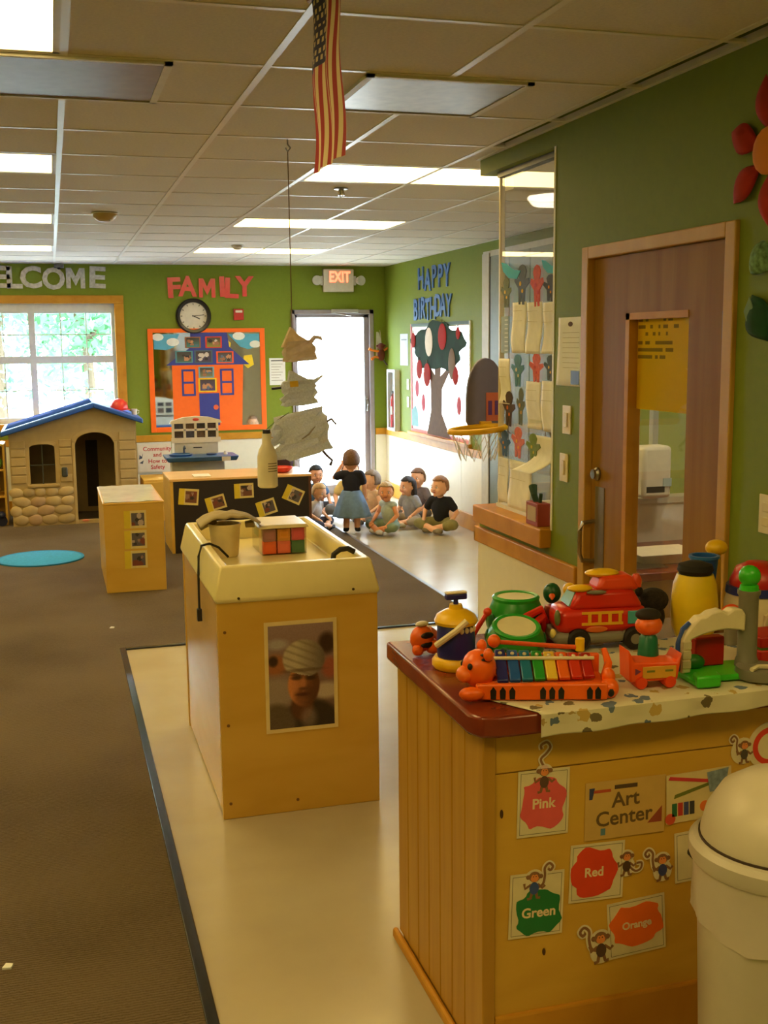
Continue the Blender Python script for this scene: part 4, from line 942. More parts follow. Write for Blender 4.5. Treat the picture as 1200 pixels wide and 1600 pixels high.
# toy kitchen behind the shelf
tk = thing('toy_kitchen', 'white toy kitchen with window panel and blue counter behind the shelf', 'toy kitchen', (1.255, 10.42, 0))
TW = M((222,214,196),.45)
MB().box(-.24,.02,.0085,.24,.20,.70).build('base', M((206,204,190),.5), tk, smooth=0); MB().box(-.20,.12,.72,.20,.16,.86).build('back_panel', M((206,202,190),.5), tk, smooth=0)
b = MB(Matrix.Translation((0,.16,0)) @ Matrix.Rotation(PI/2,4,'X'))
b.prism([(-.225,.84),(.225,.84),(.225,.885),(-.225,.885)],0,.05)
for x in (-.21,-.105,-.005,.095,.195): b.box(x-.01,.885,.005,x+.012,1.03,.045)
b.box(-.21,.95,.005,.2,.968,.045); b.prism([(-.24,1.02),(.24,1.02),(.225,1.045),(.12,1.075),(0,1.085),(-.12,1.075),(-.225,1.045)],0,.05)
b.build('window_panel', TW, tk, smooth=0)
MB().ell((0,.105,1.055),(.03,.006,.014)).build('badge', M((190,60,50),.5), tk)
for ix in range(4):
    for iz in range(2): MB().box(-.197+ix*.101,.135,.887+iz*.083,-.117+ix*.101,.139,.949+iz*.07).build('window_picture', M([(70,56,60),(60,64,90),(96,80,70),(50,48,56)][(ix+iz)%4],.4,.3,scale=40), tk, smooth=0)
MB().box(-.03,.115,.79,.05,.12,.80).build('slot', DARK, tk, smooth=0)
MB().frustum((-.29,-.16,.33,.17),(-.31,-.18,.35,.19),.69,.735).build('counter_top', M((40,86,150),.35), tk, bevel=.01)
MB().lathe([(.10,.735),(.11,.75),(.085,.755),(.08,.74)],20,(-.16,0,0),loop=True).build('sink_rim', M((46,92,160),.35), tk); MB().lathe([(0,.735),(.05,.735),(.05,.75),(0,.75)],18,(.12,-.02,0)).build('burner', M((36,60,110),.4), tk)
MB().tube([(-.12,.08,.735),(-.12,.08,.80),(-.12,.03,.815),(-.12,-.0,.80)],.010,8).build('faucet', M((70,84,120),.35), tk)
MB().box(.19,-.18,.69,.27,-.176,.73).build('control_panel', M((190,190,186),.4), tk, smooth=0); MB().lathe([(0,0),(.018,0),(.014,.03),(0,.03)],12,(.25,0,.735)).build('knob', M((214,206,190),.4), tk)
bk = thing('white_booklet', 'small white booklet lying on the pale shelf top', 'booklet', (1.17, 9.56, .6345)); MB().box(-.07,-.09,0,.07,.09,.012).build('pages', M((236,226,206),.6), bk, bevel=.002); MB().box(-.071,-.091,.012,.071,.091,.014).build('cover', M((240,232,216),.5), bk, smooth=0)
rp = thing('red_dish', 'flat red toy dish on the right of the shelf', 'toy dish', (1.87, 9.62, .6345)); MB().lathe([(0,0),(.05,0),(.09,.03),(.095,.045),(.088,.045),(.05,.012),(0,.010)],24).build('dish', M((206,56,44),.35), rp); MB().lathe([(.088,.044),(.098,.044),(.098,.05),(.088,.05)],24,loop=True).build('rim', M((220,70,56),.35), rp)
pu = thing('purple_bag', 'dark purple cloth bag slumped on the shelf behind the red dish', 'bag', (1.90, 9.86, .6345))
o = crumple(21,.24,.15,.16,.2,16,8).build('bag_body', M((58,34,52),.8), pu, sub=1); o.location = (0,0,.083)
MB().tube([(.05,0,.14),(.09,-.02,.20),(.13,0,.14)],.008,8).build('handle', M((110,60,70),.8), pu)
yc = thing('yellow_cabinet', 'low yellow wooden cabinet between the playhouse and black shelf', 'cabinet', (.885, 11.55, 0))
YW = wood('yellow_pine',(198,150,48),(210,166,66),(4,4,8),.5)
MB().box(-.07,-.25,.0085,.20,.25,.42).build('body', YW, yc, bevel=.004, smooth=0); MB().box(-.06,-.258,.03,.19,-.25,.40).build('door', YW, yc, bevel=.003, smooth=0); MB().ell((.16,-.264,.25),.010).build('knob', STEEL, yc)
sg = wthing('red_lettered_sign', 'white sign with red lettering and a bird beside the playhouse', 'sign', (1.03, YB-.024, .515))
MB().box(-.175,-.155,0,.175,.155,.003).build('board', M((232,222,204),.6), sg, smooth=0)
for s_, v in (('Community',.10),('and',.035),('How to',-.035),('Safety',-.10)): text('lettering', s_, .064, (196,30,40), sg, .035, v, .0034, .0004, .001)
MB().prism([(-.165,-.01),(-.13,.0),(-.12,.06),(-.135,.02),(-.155,.04)],.003,.004).prism([(-.16,-.05),(-.115,-.02),(-.125,-.06)],.003,.004).build('bird_print', M((70,80,100),.6), sg, smooth=0)

# ------------------------------------------------------------------ playhouse
ph = thing('playhouse', 'tan plastic playhouse with blue roof, stone base and arched door', 'playhouse', (0, 11.40, .0085))
TAN = M((172,148,98),.6,.05); TAN2 = M((160,136,88),.6,.08,scale=12)
def ztop(x): return 1.17-.035-(x-.37)*.36 if x > .37 else 1.17-.035-(.37-x)*.30
def wallpiece(x0, x1, zb, zt, n=8):
    xs = [x0+(x1-x0)*k/n for k in range(n+1)]
    pts = [(x, zb(x)) for x in xs]+[(x, zt(x)) for x in reversed(xs)]
    return pts
b = MB(Matrix.Translation((0,.05,0)) @ Matrix.Rotation(PI/2,4,'X'))
c0 = lambda x: 0.0
arch = lambda x: .78+.115*math.sqrt(max(0,1-((x-.366)/.187)**2))
warch = lambda x: .765+.03*math.sqrt(max(0,1-((x+.13)/.118)**2))
for x0,x1,zb,zt in ((-.43,-.248,c0,ztop),(-.248,-.012,c0,lambda x:.405),(-.248,-.012,warch,ztop),(-.012,.179,c0,ztop),(.179,.553,arch,ztop),(.553,.77,c0,ztop),(.179,.553,c0,lambda x:.035)): b.prism(wallpiece(x0,x1,zb,zt,12),0,.05)
b.build('front_wall', TAN, ph, smooth=0)
MB().box(-.43,.05,0,-.39,.85,.88).build('side_wall', TAN, ph, smooth=0); MB().box(.73,.05,0,.77,.85,.98).build('side_wall', TAN, ph, smooth=0)
MB(Matrix.Translation((0,.89,0)) @ Matrix.Rotation(PI/2,4,'X')).prism(wallpiece(-.43,.77,c0,ztop,16),0,.04).build('back_wall', TAN2, ph, smooth=0)
ROOF = M((34,84,176),.4,.08)
for sgn, x0, x1 in ((-1,-.50,.372),(1,.368,.835)):
    bb_ = MB(Matrix.Translation((0,.97,0)) @ Matrix.Rotation(PI/2,4,'X'))
    z = lambda x: ztop(x)+.002
    bb_.prism([(x0,z(x0)),(x1,z(x1)),(x1,z(x1)+.05),(x0,z(x0)+.05)],0,1.06)
    bb_.build('roof_slope', ROOF, ph, bevel=.012)
for k in range(7):
    y = .05+k*.13; MB().tube([(-.46,y,ztop(-.46)+.052),(.36,y,ztop(.36)+.052)],.007,6).build('roof_rib', ROOF, ph)
# arched trims
def archtrim(xs, fn, nm, wd):
    pts = [(x, fn(x)) for x in xs]
    b_ = MB(Matrix.Rotation(PI/2,4,'X'))
    b_.prism(pts+[(x+ (x-sum(p[0] for p in pts)/len(pts))*wd, z_+wd*.22) for x, z_ in reversed(pts)],-.0,.012).build(nm, TAN, ph, smooth=0)
archtrim([.18+.372*k/14 for k in range(15)], arch, 'door_arch_trim', .17); archtrim([-.247+.234*k/12 for k in range(13)], warch, 'window_arch_trim', .14)
MB().box(.150,-.012,.0,.18,.0,.80).box(.552,-.012,0,.582,0,.80).build('door_jamb', TAN, ph, bevel=.004, smooth=0)
MB().box(-.28,-.02,.375,.02,.0,.405).build('window_sill', TAN, ph, bevel=.006, smooth=0)
MB().box(-.135,.02,.405,-.125,.03,.78).box(-.248,.02,.585,-.012,.03,.595).build('window_bars', M((60,62,56),.6), ph, smooth=0)
rnd = random.Random(12)
for r_ in range(4):
    x = -.42+(r_%2)*-.03
    while x < .13:
        wd = rnd.uniform(.10,.17); wd = min(wd, .155-x)
        if wd < .04: break
        z0 = .015+r_*.090
        o = MB().ell((x+wd/2,-.002,z0+.043),(wd*.54,.015,.050+rnd.uniform(-.006,.006)),None,12,8,Matrix.Rotation(rnd.uniform(-.25,.25),3,'Y')).build('stone', M([(176,152,104),(164,142,98),(184,160,112),(170,140,104)][rnd.randrange(4)],.7,.06), ph); x += wd
for k in range(9):
    z0 = .05+k*.095; MB().box(.60,-.010,z0,.755,.0,z0+.082).build('siding_board', TAN, ph, bevel=.005, smooth=0)
for k in range(5):
    z0 = .42+k*.085
    MB().box(-.42,-.010,z0,-.285,.0,z0+.074).build('siding_board', TAN, ph, bevel=.005, smooth=0)
    if k != 1: MB().box(.03,-.010,z0,.145,.0,z0+.074).build('siding_board', TAN, ph, bevel=.005, smooth=0)
MB().box(.045,-.03,.47,.10,.0,.565).build('mailbox', M((60,66,70),.5), ph, bevel=.012); MB().ell((-.0+.25,-.004,.03),(.035,.006,.012)).build('badge', M((206,120,90),.6), ph)
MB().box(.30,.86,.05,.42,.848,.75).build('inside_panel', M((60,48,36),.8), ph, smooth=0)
rbal = thing('red_helmet', 'red toy helmet sitting on the playhouse roof', 'toy helmet', (.628, 11.62, 1.102))
MB().lathe([(.085,0),(.09,.02),(.078,.07),(.045,.105),(0,.115)],20).build('shell', M((210,54,36),.3), rbal); MB().lathe([(.085,0),(.112,-.002),(.112,.008),(.085,.012)],20,loop=True).build('brim', M((200,46,30),.3), rbal)
wc_ = thing('white_cup', 'small white toy cup next to the red helmet on the roof', 'toy cup', (.775, 11.62, 1.048)); MB().lathe([(0,0),(.024,0),(.030,.06),(.027,.06),(.022,.006),(0,.005)],16).build('cup', M((216,210,204),.4), wc_); MB().tube([(.028,0,.048),(.046,0,.040),(.044,0,.018),(.026,0,.014)],.004,6).build('handle', M((216,210,204),.4), wc_)
# low toy shelf at the left edge
ts = thing('toy_shelf', 'low wooden toy shelf left of the playhouse', 'shelf', (-1.02, 11.75, 0))
for x in (-.56,.52): MB().box(x,-.2,.0085,x+.02,.2,.80).build('side_panel', MAPLE, ts, smooth=0)
for z in (.02,.28,.54,.785): MB().box(-.54,-.2,z,.52,.2,z+.018).build('shelf_board', MAPLE, ts, smooth=0)
MB().box(-.54,.185,.0085,.52,.2,.80).build('back_panel', M((170,140,80),.6), ts, smooth=0)
for (x,z,r,c_,lab) in ((-.66,.039,.075,(196,40,20),'red toy ball on the bottom of the left shelf'),(-.60,.299,.06,(220,170,30),'yellow toy ball on the middle of the left shelf'),(-.56,.559,.055,(90,140,60),'green toy ball on the upper left shelf')):
    t = thing('toy_ball', lab, 'ball', (x,11.62,z)); MB().ell((0,0,r),r).build('ball_body', M(c_,.4), t); MB().tube([(r*1.002*math.cos(a),0,r+r*1.002*math.sin(a)) for a in [2*PI*k/24 for k in range(24)]],.004,6,closed=True).build('seam', M(tuple(int(v*.7) for v in c_),.4), t)
tc = thing('toy_cart', 'blue wheeled toy on the bottom shelf beside the playhouse', 'toy', (-.535,11.50,.0085)); MB().ell((0,0,.11),(.035,.06,.035)).build('cart_body', M((36,44,84),.4), tc); MB(Matrix.Rotation(PI/2,4,'X')).lathe([(0,-.01),(.05,-.01),(.05,.01),(0,.01)],18,(0,.05,0)).build('wheel', M((30,34,70),.4), tc)

# floor rug and lint
rg = thing('round_rug', 'bright blue round rug lying on the carpet', 'rug', (-.165, 9.58, .0085))
MB().lathe([(0,.0),(.33,.0),(.345,.004),(.33,.010),(0,.010)],48).build('pile', M((40,150,206),.9,.12,.4,60), rg); MB().lathe([(.325,.0),(.347,.0),(.347,.011),(.325,.011)],48,loop=True).build('binding', M((30,130,190),.9), rg)
for (x,y,lab) in ((.277,7.03,'scrap of white paper on the carpet near the vinyl corner'),(-.206,3.15,'scrap of white paper on the dark carpet near the viewer')):
    tag(MB().prism([(-.014,-.01),(.01,-.014),(.016,.006),(-.004,.014)],0,.006).build('paper_scrap', PAPER, None, smooth=0), lab, 'paper scrap').location = (x,y,.0085)

# ------------------------------------------------------------------ counter
ct = thing('wooden_counter', 'pine counter with a dark red top at the right', 'counter', (0, 0, 0))
CX0, CX1, CY0, CY1 = .900, 2.003, 2.31, 2.985
MB().box(CX0+.012,CY0+.02,0,CX1,CY1-.002,.858).build('carcass', BEAD, ct, smooth=0)
nb_ = 7; wd = (CY1-CY0-.03)/nb_
for k in range(nb_): MB().box(CX0,CY0+.03+k*wd+.002,.03,CX0+.012,CY0+.03+(k+1)*wd-.002,.858).build('bead_board', BEAD, ct, bevel=.003, smooth=0)
MB().box(CX0-.004,CY0-.008,0,CX0+.028,CY0+.03,.858).build('corner_post', BEAD, ct, bevel=.003, smooth=0)
PANEL = wood('front_panel_pine', (204,158,52), (214,170,62), (3,3,9), .4)
MB().box(CX0+.028,CY0,.15,CX1,CY0+.02,.755).build('front_panel', PANEL, ct, smooth=0)
MB().box(CX0+.028,CY0-.0006,.757,CX1,CY0+.02,.858).build('top_rail', PANEL, ct, bevel=.003, smooth=0)
MB().box(CX0+.028,CY0-.010,0,CX1,CY0+.02,.155).build('base_rail', OAK, ct, bevel=.006, smooth=0)
MB().box(CX0-.018,CY0-.012,0,CX0,CY1+.015,.032).build('shoe_mould', OAK, ct, bevel=.008, smooth=0)
MB(Matrix.Translation((.945,CY0-.0005,.66)) @ Matrix.Rotation(PI/2,4,'X')).disc(0,0,.004,0,.002,None,10,.011).build('wood_knot', M((70,44,16),.6), ct)
MB(Matrix.Translation((1.055,CY0-.0005,.30)) @ Matrix.Rotation(PI/2,4,'X')).disc(0,0,.004,0,.002,None,10,.009).build('wood_knot', M((80,50,20),.6), ct)
MB().prism([(.862,2.31),(.880,2.275),(.92,2.262),(2.003,2.262),(2.003,2.965),(.862,2.965)],.859,.91).build('worktop', CHERRY, ct, bevel=.008, smooth=.5)

cm_, cnt, cb_ = _new('printed_cloth')
mp = _coords(cnt, (1,1,1)); v1 = cnt.nodes.new('ShaderNodeTexVoronoi'); v1.inputs['Scale'].default_value = 21
nz = cnt.nodes.new('ShaderNodeTexNoise'); nz.inputs['Scale'].default_value = 60
cnt.links.new(mp.outputs[0], v1.inputs['Vector']); cnt.links.new(mp.outputs[0], nz.inputs['Vector'])
ad = cnt.nodes.new('ShaderNodeMath'); ad.operation = 'MULTIPLY_ADD'; ad.inputs[1].default_value = .55; cnt.links.new(nz.outputs['Fac'], ad.inputs[0]); cnt.links.new(v1.outputs['Distance'], ad.inputs[2])
rr = cnt.nodes.new('ShaderNodeValToRGB'); rr.color_ramp.interpolation = 'CONSTANT'
rr.color_ramp.elements[0].position = 0; rr.color_ramp.elements[0].color = (1,1,1,1); rr.color_ramp.elements[1].position = .58; rr.color_ramp.elements[1].color = (0,0,0,1)
cnt.links.new(ad.outputs[0], rr.inputs[0])
hs_ = cnt.nodes.new('ShaderNodeValToRGB'); hs_.color_ramp.interpolation = 'CONSTANT'
for i_, (p_, c_) in enumerate(((0,(110,98,70)),(.3,(190,160,90)),(.5,(100,116,140)),(.7,(176,150,96)))):
    e_ = hs_.color_ramp.elements[i_] if i_ < 2 else hs_.color_ramp.elements.new(p_)
    e_.position = p_; e_.color = lin(c_)+(1,)
cnt.links.new(v1.outputs['Color'], hs_.inputs[0])
mx = cnt.nodes.new('ShaderNodeMix'); mx.data_type = 'RGBA'; mx.inputs[6].default_value = lin((214,206,180))+(1,)
cnt.links.new(rr.outputs[0], mx.inputs[0]); cnt.links.new(hs_.outputs[0], mx.inputs[7]); cnt.links.new(mx.outputs[2], cb_.inputs['Base Color']); cb_.inputs['Roughness'].default_value = .85
def clothpos(a, b):
    s = b*.64                         # 0 back .. fold near .49 .. hangs
    yb = 2.74-s
    left = .925+.09*max(0,(2.40-max(yb,2.255))/.145)+.20*max(0,(yb-2.42)/.3)
    x = left+(1.995-left)*a
    lip = 2.2535
    if yb > lip: return (x, yb, .9125+.0012*math.sin(x*60+yb*40))
    d = lip-yb
    hang = .055-.022*a
    d = d/.155*hang
    return (x, lip-.003-.006*math.sin(x*34)*min(1,d/.03)-.002, .911-d)
tcl = thing('printed_tablecloth', 'white printed cloth draped over the counter top', 'tablecloth', (0,0,0))
MB().surf(clothpos, 60, 60).build('cloth', cm_, tcl, solid=.0016)

# ------------------------------------------------------------------ cards on the counter front
def blob(rx, ry, seed, n=40):
    rnd = random.Random(seed); ph = [rnd.uniform(0,6.28) for _ in range(4)]
    return [(rx*math.copysign(abs(math.cos(a))**.75,math.cos(a))*(1+.09*math.sin(6*a+ph[0])+.03*math.sin(11*a+ph[2])), ry*math.copysign(abs(math.sin(a))**.75,math.sin(a))*(1+.08*math.sin(5*a+ph[3])+.04*math.sin(8*a+ph[1]))) for a in [2*PI*k/n for k in range(n)]]
BR = (138,98,66); TANF = (232,146,80)
def monkey(t, x, y, s, shirt, flip=1, tail='up', hat=None, nm='monkey_print'):
    s = s*1.12; shirt = tuple(min(255,int(v*1.35)) for v in shirt)
    """flat clip-art monkey made of printed shapes"""
    w0 = .0022
    bk = MB()   # white cut-out margin
    bk.disc(x,y+.27*s,.52*s,0,.00142,None,20,.44*s).disc(x,y-.42*s,.60*s,.0001,.00150,None,20,.66*s)
    bk.build('cutout_margin', M((222,212,180),.6), t, smooth=0)
    tl = [(x+flip*(.15+.05*k)*s, y-.3*s+k*.16*s, w0) for k in range(4)]
    if tail == 'up': tp = [(x+flip*.1*s,y-.4*s),(x+flip*.5*s,y-.2*s),(x+flip*.62*s,y+.3*s),(x+flip*.6*s,y+.75*s),(x+flip*.85*s,y+1.0*s),(x+flip*1.08*s,y+.8*s),(x+flip*.95*s,y+.58*s),(x+flip*.8*s,y+.7*s)]
    elif tail == 'top': tp = [(x,y+.5*s),(x-.25*s,y+1.0*s),(x+.1*s,y+1.35*s),(x+.32*s,y+1.7*s),(x+.1*s,y+2.0*s),(x-.25*s,y+1.85*s),(x-.22*s,y+1.6*s)]
    else: tp = [(x+flip*.1*s,y-.3*s),(x+flip*.6*s,y-.75*s),(x+flip*1.0*s,y-.65*s),(x+flip*1.05*s,y-.25*s),(x+flip*.7*s,y-.25*s)]
    cr = []   # smooth the tail curve
    for i in range(len(tp)-1):
        p0, p1, p2, p3 = tp[max(i-1,0)], tp[i], tp[i+1], tp[min(i+2,len(tp)-1)]
        for q in range(5):
            u = q/5; cr.append(tuple(.5*(2*p1[d]+(p2[d]-p0[d])*u+(2*p0[d]-5*p1[d]+4*p2[d]-p3[d])*u*u+(3*p1[d]-p0[d]-3*p2[d]+p3[d])*u**3) for d in (0,1)))
    tp = cr+[tp[-1]]
    # margin along the tail
    def band(pts, wd, z0, z1, c):
        b.Mx = Matrix.Translation((0,0,z1-.0004)) @ Matrix.Diagonal((1,1,.0004/wd,1))
        b.tube([(p[0],p[1],0) for p in pts], wd, 10, c); b.Mx = Matrix()
    b = MB()
    band(tp, .17*s, .0004, .0019, (222,212,180)); band(tp, .075*s, .0016, .0024, BR)
    band([(x-.2*s,y-.15*s),(x-.55*s,y-.35*s),(x-.6*s,y-.05*s)],.08*s,.0016,.0025,BR); band([(x+.2*s,y-.15*s),(x+.5*s,y-.4*s),(x+.65*s,y-.25*s)],.08*s,.0016,.0025,BR)
    band([(x-.12*s,y-.6*s),(x-.2*s,y-.95*s),(x-.4*s,y-.98*s)],.09*s,.0016,.0025,BR); band([(x+.12*s,y-.6*s),(x+.2*s,y-.95*s),(x+.38*s,y-.95*s)],.09*s,.0016,.0025,BR)
    b.disc(x,y-.38*s,.28*s,.0016,.0028,shirt,16,.36*s)
    b.disc(x-.38*s,y+.3*s,.13*s,.0016,.0028,BR).disc(x+.38*s,y+.3*s,.13*s,.0016,.0028,BR).disc(x,y+.3*s,.34*s,.0016,.003,BR,18,.30*s)
    b.disc(x,y+.2*s,.24*s,.003,.0034,TANF,16,.20*s).disc(x-.09*s,y+.33*s,.10*s,.003,.0035,TANF).disc(x+.09*s,y+.33*s,.10*s,.003,.0035,TANF)
    b.disc(x-.08*s,y+.32*s,.03*s,.0035,.0038,(20,14,10)).disc(x+.08*s,y+.32*s,.03*s,.0035,.0038,(20,14,10))
    if hat: b.prism([(x-.3*s,y+.45*s),(x+.3*s,y+.45*s),(x+.1*s,y+.66*s),(x-.15*s,y+.66*s)],.003,.0036,hat)
    b.build(nm, vcol(.55), t, smooth=0)
CF = CY0-.0016
def ccard(x, z, wd, ht, word, col, lab, splat=(0,0,.4,.4), mk=None, rot=0.0, seed=1, tsz=.03):
    t = wthing('colour_card', lab, 'card', (x, CF, z), 'back', rot, 'colour cards on the counter front')
    MB().box(-wd/2,-ht/2,0,wd/2,ht/2,.0012).build('card', M((222,210,174),.6), t, smooth=0)
    g = .006; b = MB()
    for a in ((-wd/2+g,-ht/2+g,wd/2-g,-ht/2+g+.0012),(-wd/2+g,ht/2-g-.0012,wd/2-g,ht/2-g),(-wd/2+g,-ht/2+g,-wd/2+g+.0012,ht/2-g),(wd/2-g-.0012,-ht/2+g,wd/2-g,ht/2-g)): b.box(a[0],a[1],.0012,a[2],a[3],.0015)
    b.build('border_line', M((120,110,90),.6), t, smooth=0)
    sx, sy, rx, ry = splat
    MB(Matrix.Translation((sx,sy,0))).prism(blob(rx*1.1,ry*1.1,seed),.0012,.002).build('paint_splat', M(col,.5), t, smooth=0)
    if word: text('lettering', word, tsz, (236,214,176), t, sx, sy, .0024, .0003, .0008)
    if mk: monkey(t, *mk)
    return t
ccard(1.049,.675,.130,.162,'Pink',(226,92,96),'Pink colour card with a monkey hanging above it',(0,-.002,.050,.056),(0,.066,.036,(70,50,40),1,'top',(220,190,180)),-.02,2,.034)
ccard(1.034,.424,.138,.160,'Green',(20,120,62),'Green colour card below the pink one',(.006,-.02,.052,.050),(-.008,.058,.038,(40,60,110),1,'up',None),-.03,5,.034)
ccard(1.19,.483,.142,.145,'Red',(224,66,30),'Red colour card with a climbing monkey beside it',(-.008,0,.052,.055),(.078,.02,.034,(60,44,34),1,'down',None),-.03,8,.032)
ccard(1.30,.326,.155,.145,'Orange',(240,110,26),'Orange colour card lowest on the counter front',(.0,.006,.062,.048),(-.098,-.022,.044,(64,48,40),-1,'up',None),.06,11,.026)
ccard(1.457,.488,.115,.130,None,(70,66,60),'grey colour card half hidden by the bin',(.02,.015,.036,.03),(-.092,-.005,.038,(44,52,96),-1,'up',None),.05,14)
ccard(1.64,.60,.14,.13,None,(36,84,160),'blue colour card above the bin lid',(0,.02,.05,.04),None,0,17)
sc_ = wthing('circle_card', 'red ring shape card at the right edge of the counter', 'card', (1.655, CF, .745), 'back', 0)
MB().disc(0,0,.062,0,.0012,None,28).disc(-.075,-.005,.034,0,.0011,None,20).build('card', M((222,210,174),.6), sc_, smooth=0)
MB().lathe([(.034,.0012),(.048,.0012),(.048,.002),(.034,.002)],32,loop=True).build('red_ring', M((220,60,36),.5), sc_, smooth=0); monkey(sc_, -.072, 0, .032, (60,54,50), -1, 'up')
ac = wthing('art_center_sign', 'tan Art Center sign on the counter front', 'sign', (1.262, CF, .635), 'back', -.01)
MB().box(-.106,-.072,0,.106,.072,.0014).build('board', M((206,170,96),.6), ac, smooth=0)
text('lettering','Art',.052,(106,84,50),ac,.0,.022,.0018,.0003,.0008,.03); text('lettering','Center',.052,(106,84,50),ac,-.003,-.022,.0018,.0003,.0008,.03)
MB().box(-.085,.045,.0014,-.04,.052,.002).build('red_brush_print', M((190,80,50),.6), ac, smooth=0); MB().box(-.03,.05,.0014,.03,.060,.002).build('crayon_print', M((90,70,50),.6), ac, smooth=0)
MB().prism([(.06,-.045),(.098,-.045),(.098,-.005)],.0014,.002).build('corner_print', M((150,70,50),.6), ac, smooth=0); MB().box(-.064,-.062,.0014,-.052,-.045,.002).build('drip_print', M((90,130,150),.6), ac, smooth=0)
MB().prism([(-.096,.03),(-.088,.03),(-.082,.058),(-.096,.058)],.0014,.002).build('tool_print', M((60,66,110),.6), ac, smooth=0)
ap = wthing('art_supplies_picture', 'picture card of pencils, brushes and crayons beside the sign', 'picture card', (1.462, CF, .642), 'back', .03)
MB().box(-.090,-.062,0,.088,.062,.0014).build('board', M((222,204,150),.6), ap, smooth=0)
MB().prism([(-.085,.05),(-.08,.058),(.03,.036),(.03,.028)],.0014,.0022).build('red_pencil', M((206,60,70),.5), ap, smooth=0); MB().prism([(-.07,.0),(-.067,.01),(.03,.030),(.03,.022)],.0014,.002).build('green_pencil', M((110,120,50),.5), ap, smooth=0)
MB().prism([(.02,.055),(.08,.06),(.07,.004),(.028,.004)],.0022,.003).build('brush_cup', M((130,150,170),.5,.3,scale=80), ap, smooth=0)
for k, c_ in enumerate(((40,110,70),(200,60,50),(70,80,140),(60,60,70))): MB().box(-.075+k*.016,-.045,.0014,-.062+k*.016,-.012,.0022).build('crayon', M(c_,.5), ap, smooth=0)
for (x,y,c_) in ((.015,-.03,(230,120,50)),(.045,-.02,(240,150,50)),(.06,-.04,(30,120,90)),(-.08,-.05,(220,90,60))): MB().disc(x,y,.014,.0014,.0022,None,14).build('paint_dab', M(c_,.5), ap, smooth=0)

# ------------------------------------------------------------------ toys
TZ = .9152
ORANGE = M((246,104,20),.35,.04); BLK = M((24,18,16),.5); YELLOW = M((240,190,20),.35,.04); NAVY = M((40,38,120),.35,.06); TRED = M((214,44,24),.3,.04)
GRN = M((30,140,40),.3,.08); LIME = M((60,190,40),.3,.05); GREYP = M((128,124,110),.45,.05); IVORY = M((226,212,180),.4,.04)
so = thing('tiger_roller', 'small orange toy with black stripes at the counter corner', 'toy', (.918, 2.81, .911), .3)
MB().ell((0,0,.042),(.034,.03,.036)).build('body', ORANGE, so); MB().ell((.022,-.018,.02),(.02,.018,.02)).build('paw', ORANGE, so); MB().ell((-.022,-.012,.016),(.016,.016,.016)).build('paw', ORANGE, so)
for z in (.030,.055): MB().ell((.0,-.024,z),(.02,.008,.009)).build('stripe', BLK, so)
MB().ell((.0,.0,.082),(.02,.012,.008)).build('white_tuft', IVORY, so); MB().tube([(.03,.01,.06),(.045,.01,.05),(.06,.0,.03)],.010,8).build('tail', M((196,110,80),.4), so)
ln = thing('lantern_toy', 'navy and yellow lantern shaped toy on the dark red top', 'toy', (.962, 2.665, .911))
MB().lathe([(0,0),(.056,0),(.062,.008),(.062,.020),(.054,.030),(0,.030)],32).build('base', YELLOW, ln); MB().lathe([(0,.028),(.048,.028),(.050,.06),(.048,.11),(.044,.118),(0,.118)],32).build('body', NAVY, ln)
MB().lathe([(0,.116),(.053,.116),(.056,.124),(.05,.138),(.03,.150),(.018,.154),(.016,.166),(0,.166)],32).build('cap', YELLOW, ln); MB().lathe([(0,.166),(.007,.166),(.006,.178),(0,.178)],12).build('stem', NAVY, ln)
MB().box(-.028,-.010,.178,.028,.010,.193).build('knob_bar', NAVY, ln, bevel=.003); MB().box(-.028,-.0103,.1932,.028,.0103,.198).build('knob_top', IVORY, ln, bevel=.002)
MB().tube([(-.062,-.025,.068),(-.02,-.058,.110),(.008,-.060,.134)],.0085,8).build('handle_bar', IVORY, ln)
for k in range(5): a = -1.9+k*.3; MB().ell((.0475*math.cos(a),.0475*math.sin(a),.105),(.006,.006,.008)).build('dot', IVORY, ln)
def bongo(label, x, y, tilt, s, hz=1.0):
    t = thing('bongo_drum', label, 'toy drum', (x,y,.9125+abs(math.sin(tilt))*.068*s), 0); t.rotation_euler = (tilt,0,-.2); t.scale = (1,1,hz)
    MB().lathe([(0,0),(.062*s,0),(.080*s,.02*s),(.083*s,.05*s),(.076*s,.09*s),(.064*s,.118*s),(0,.118*s)],32).build('shell', GRN, t); MB().lathe([(.054*s,.114*s),(.066*s,.114*s),(.068*s,.122*s),(.062*s,.128*s),(.054*s,.126*s)],32,loop=True).build('rim', M((40,160,50),.3), t)
    MB().lathe([(0,.116*s),(.056*s,.116*s),(.056*s,.123*s),(0,.124*s)],32).build('drumhead', M((222,212,176),.4), t)
    for k in range(9):
        a = k*2*PI/9; m_ = Matrix.Rotation(a,4,'Z') @ Matrix.Translation((.080*s,0,.056*s)); MB(m_).ell((0,0,0),(.006*s,.018*s,.028*s)).build('shell_spot', M((14,96,48),.3), t)
bongo('back one of the two green toy drums with white heads', 1.215, 2.872, 0.0, .98); bongo('front tilted one of the two green toy drums', 1.140, 2.70, .30, .95, .62)
ma = thing('mallet', 'short red mallet stick leaning between the green drums', 'mallet', (1.045, 2.81, .912)); MB().tube([(0,0,.01),(.05,.01,.075),(.062,.012,.09)],[.007,.007,.007],8).build('stick', TRED, ma); MB().ell((.066,.013,.096),.012).build('tip', M((230,70,30),.35), ma)
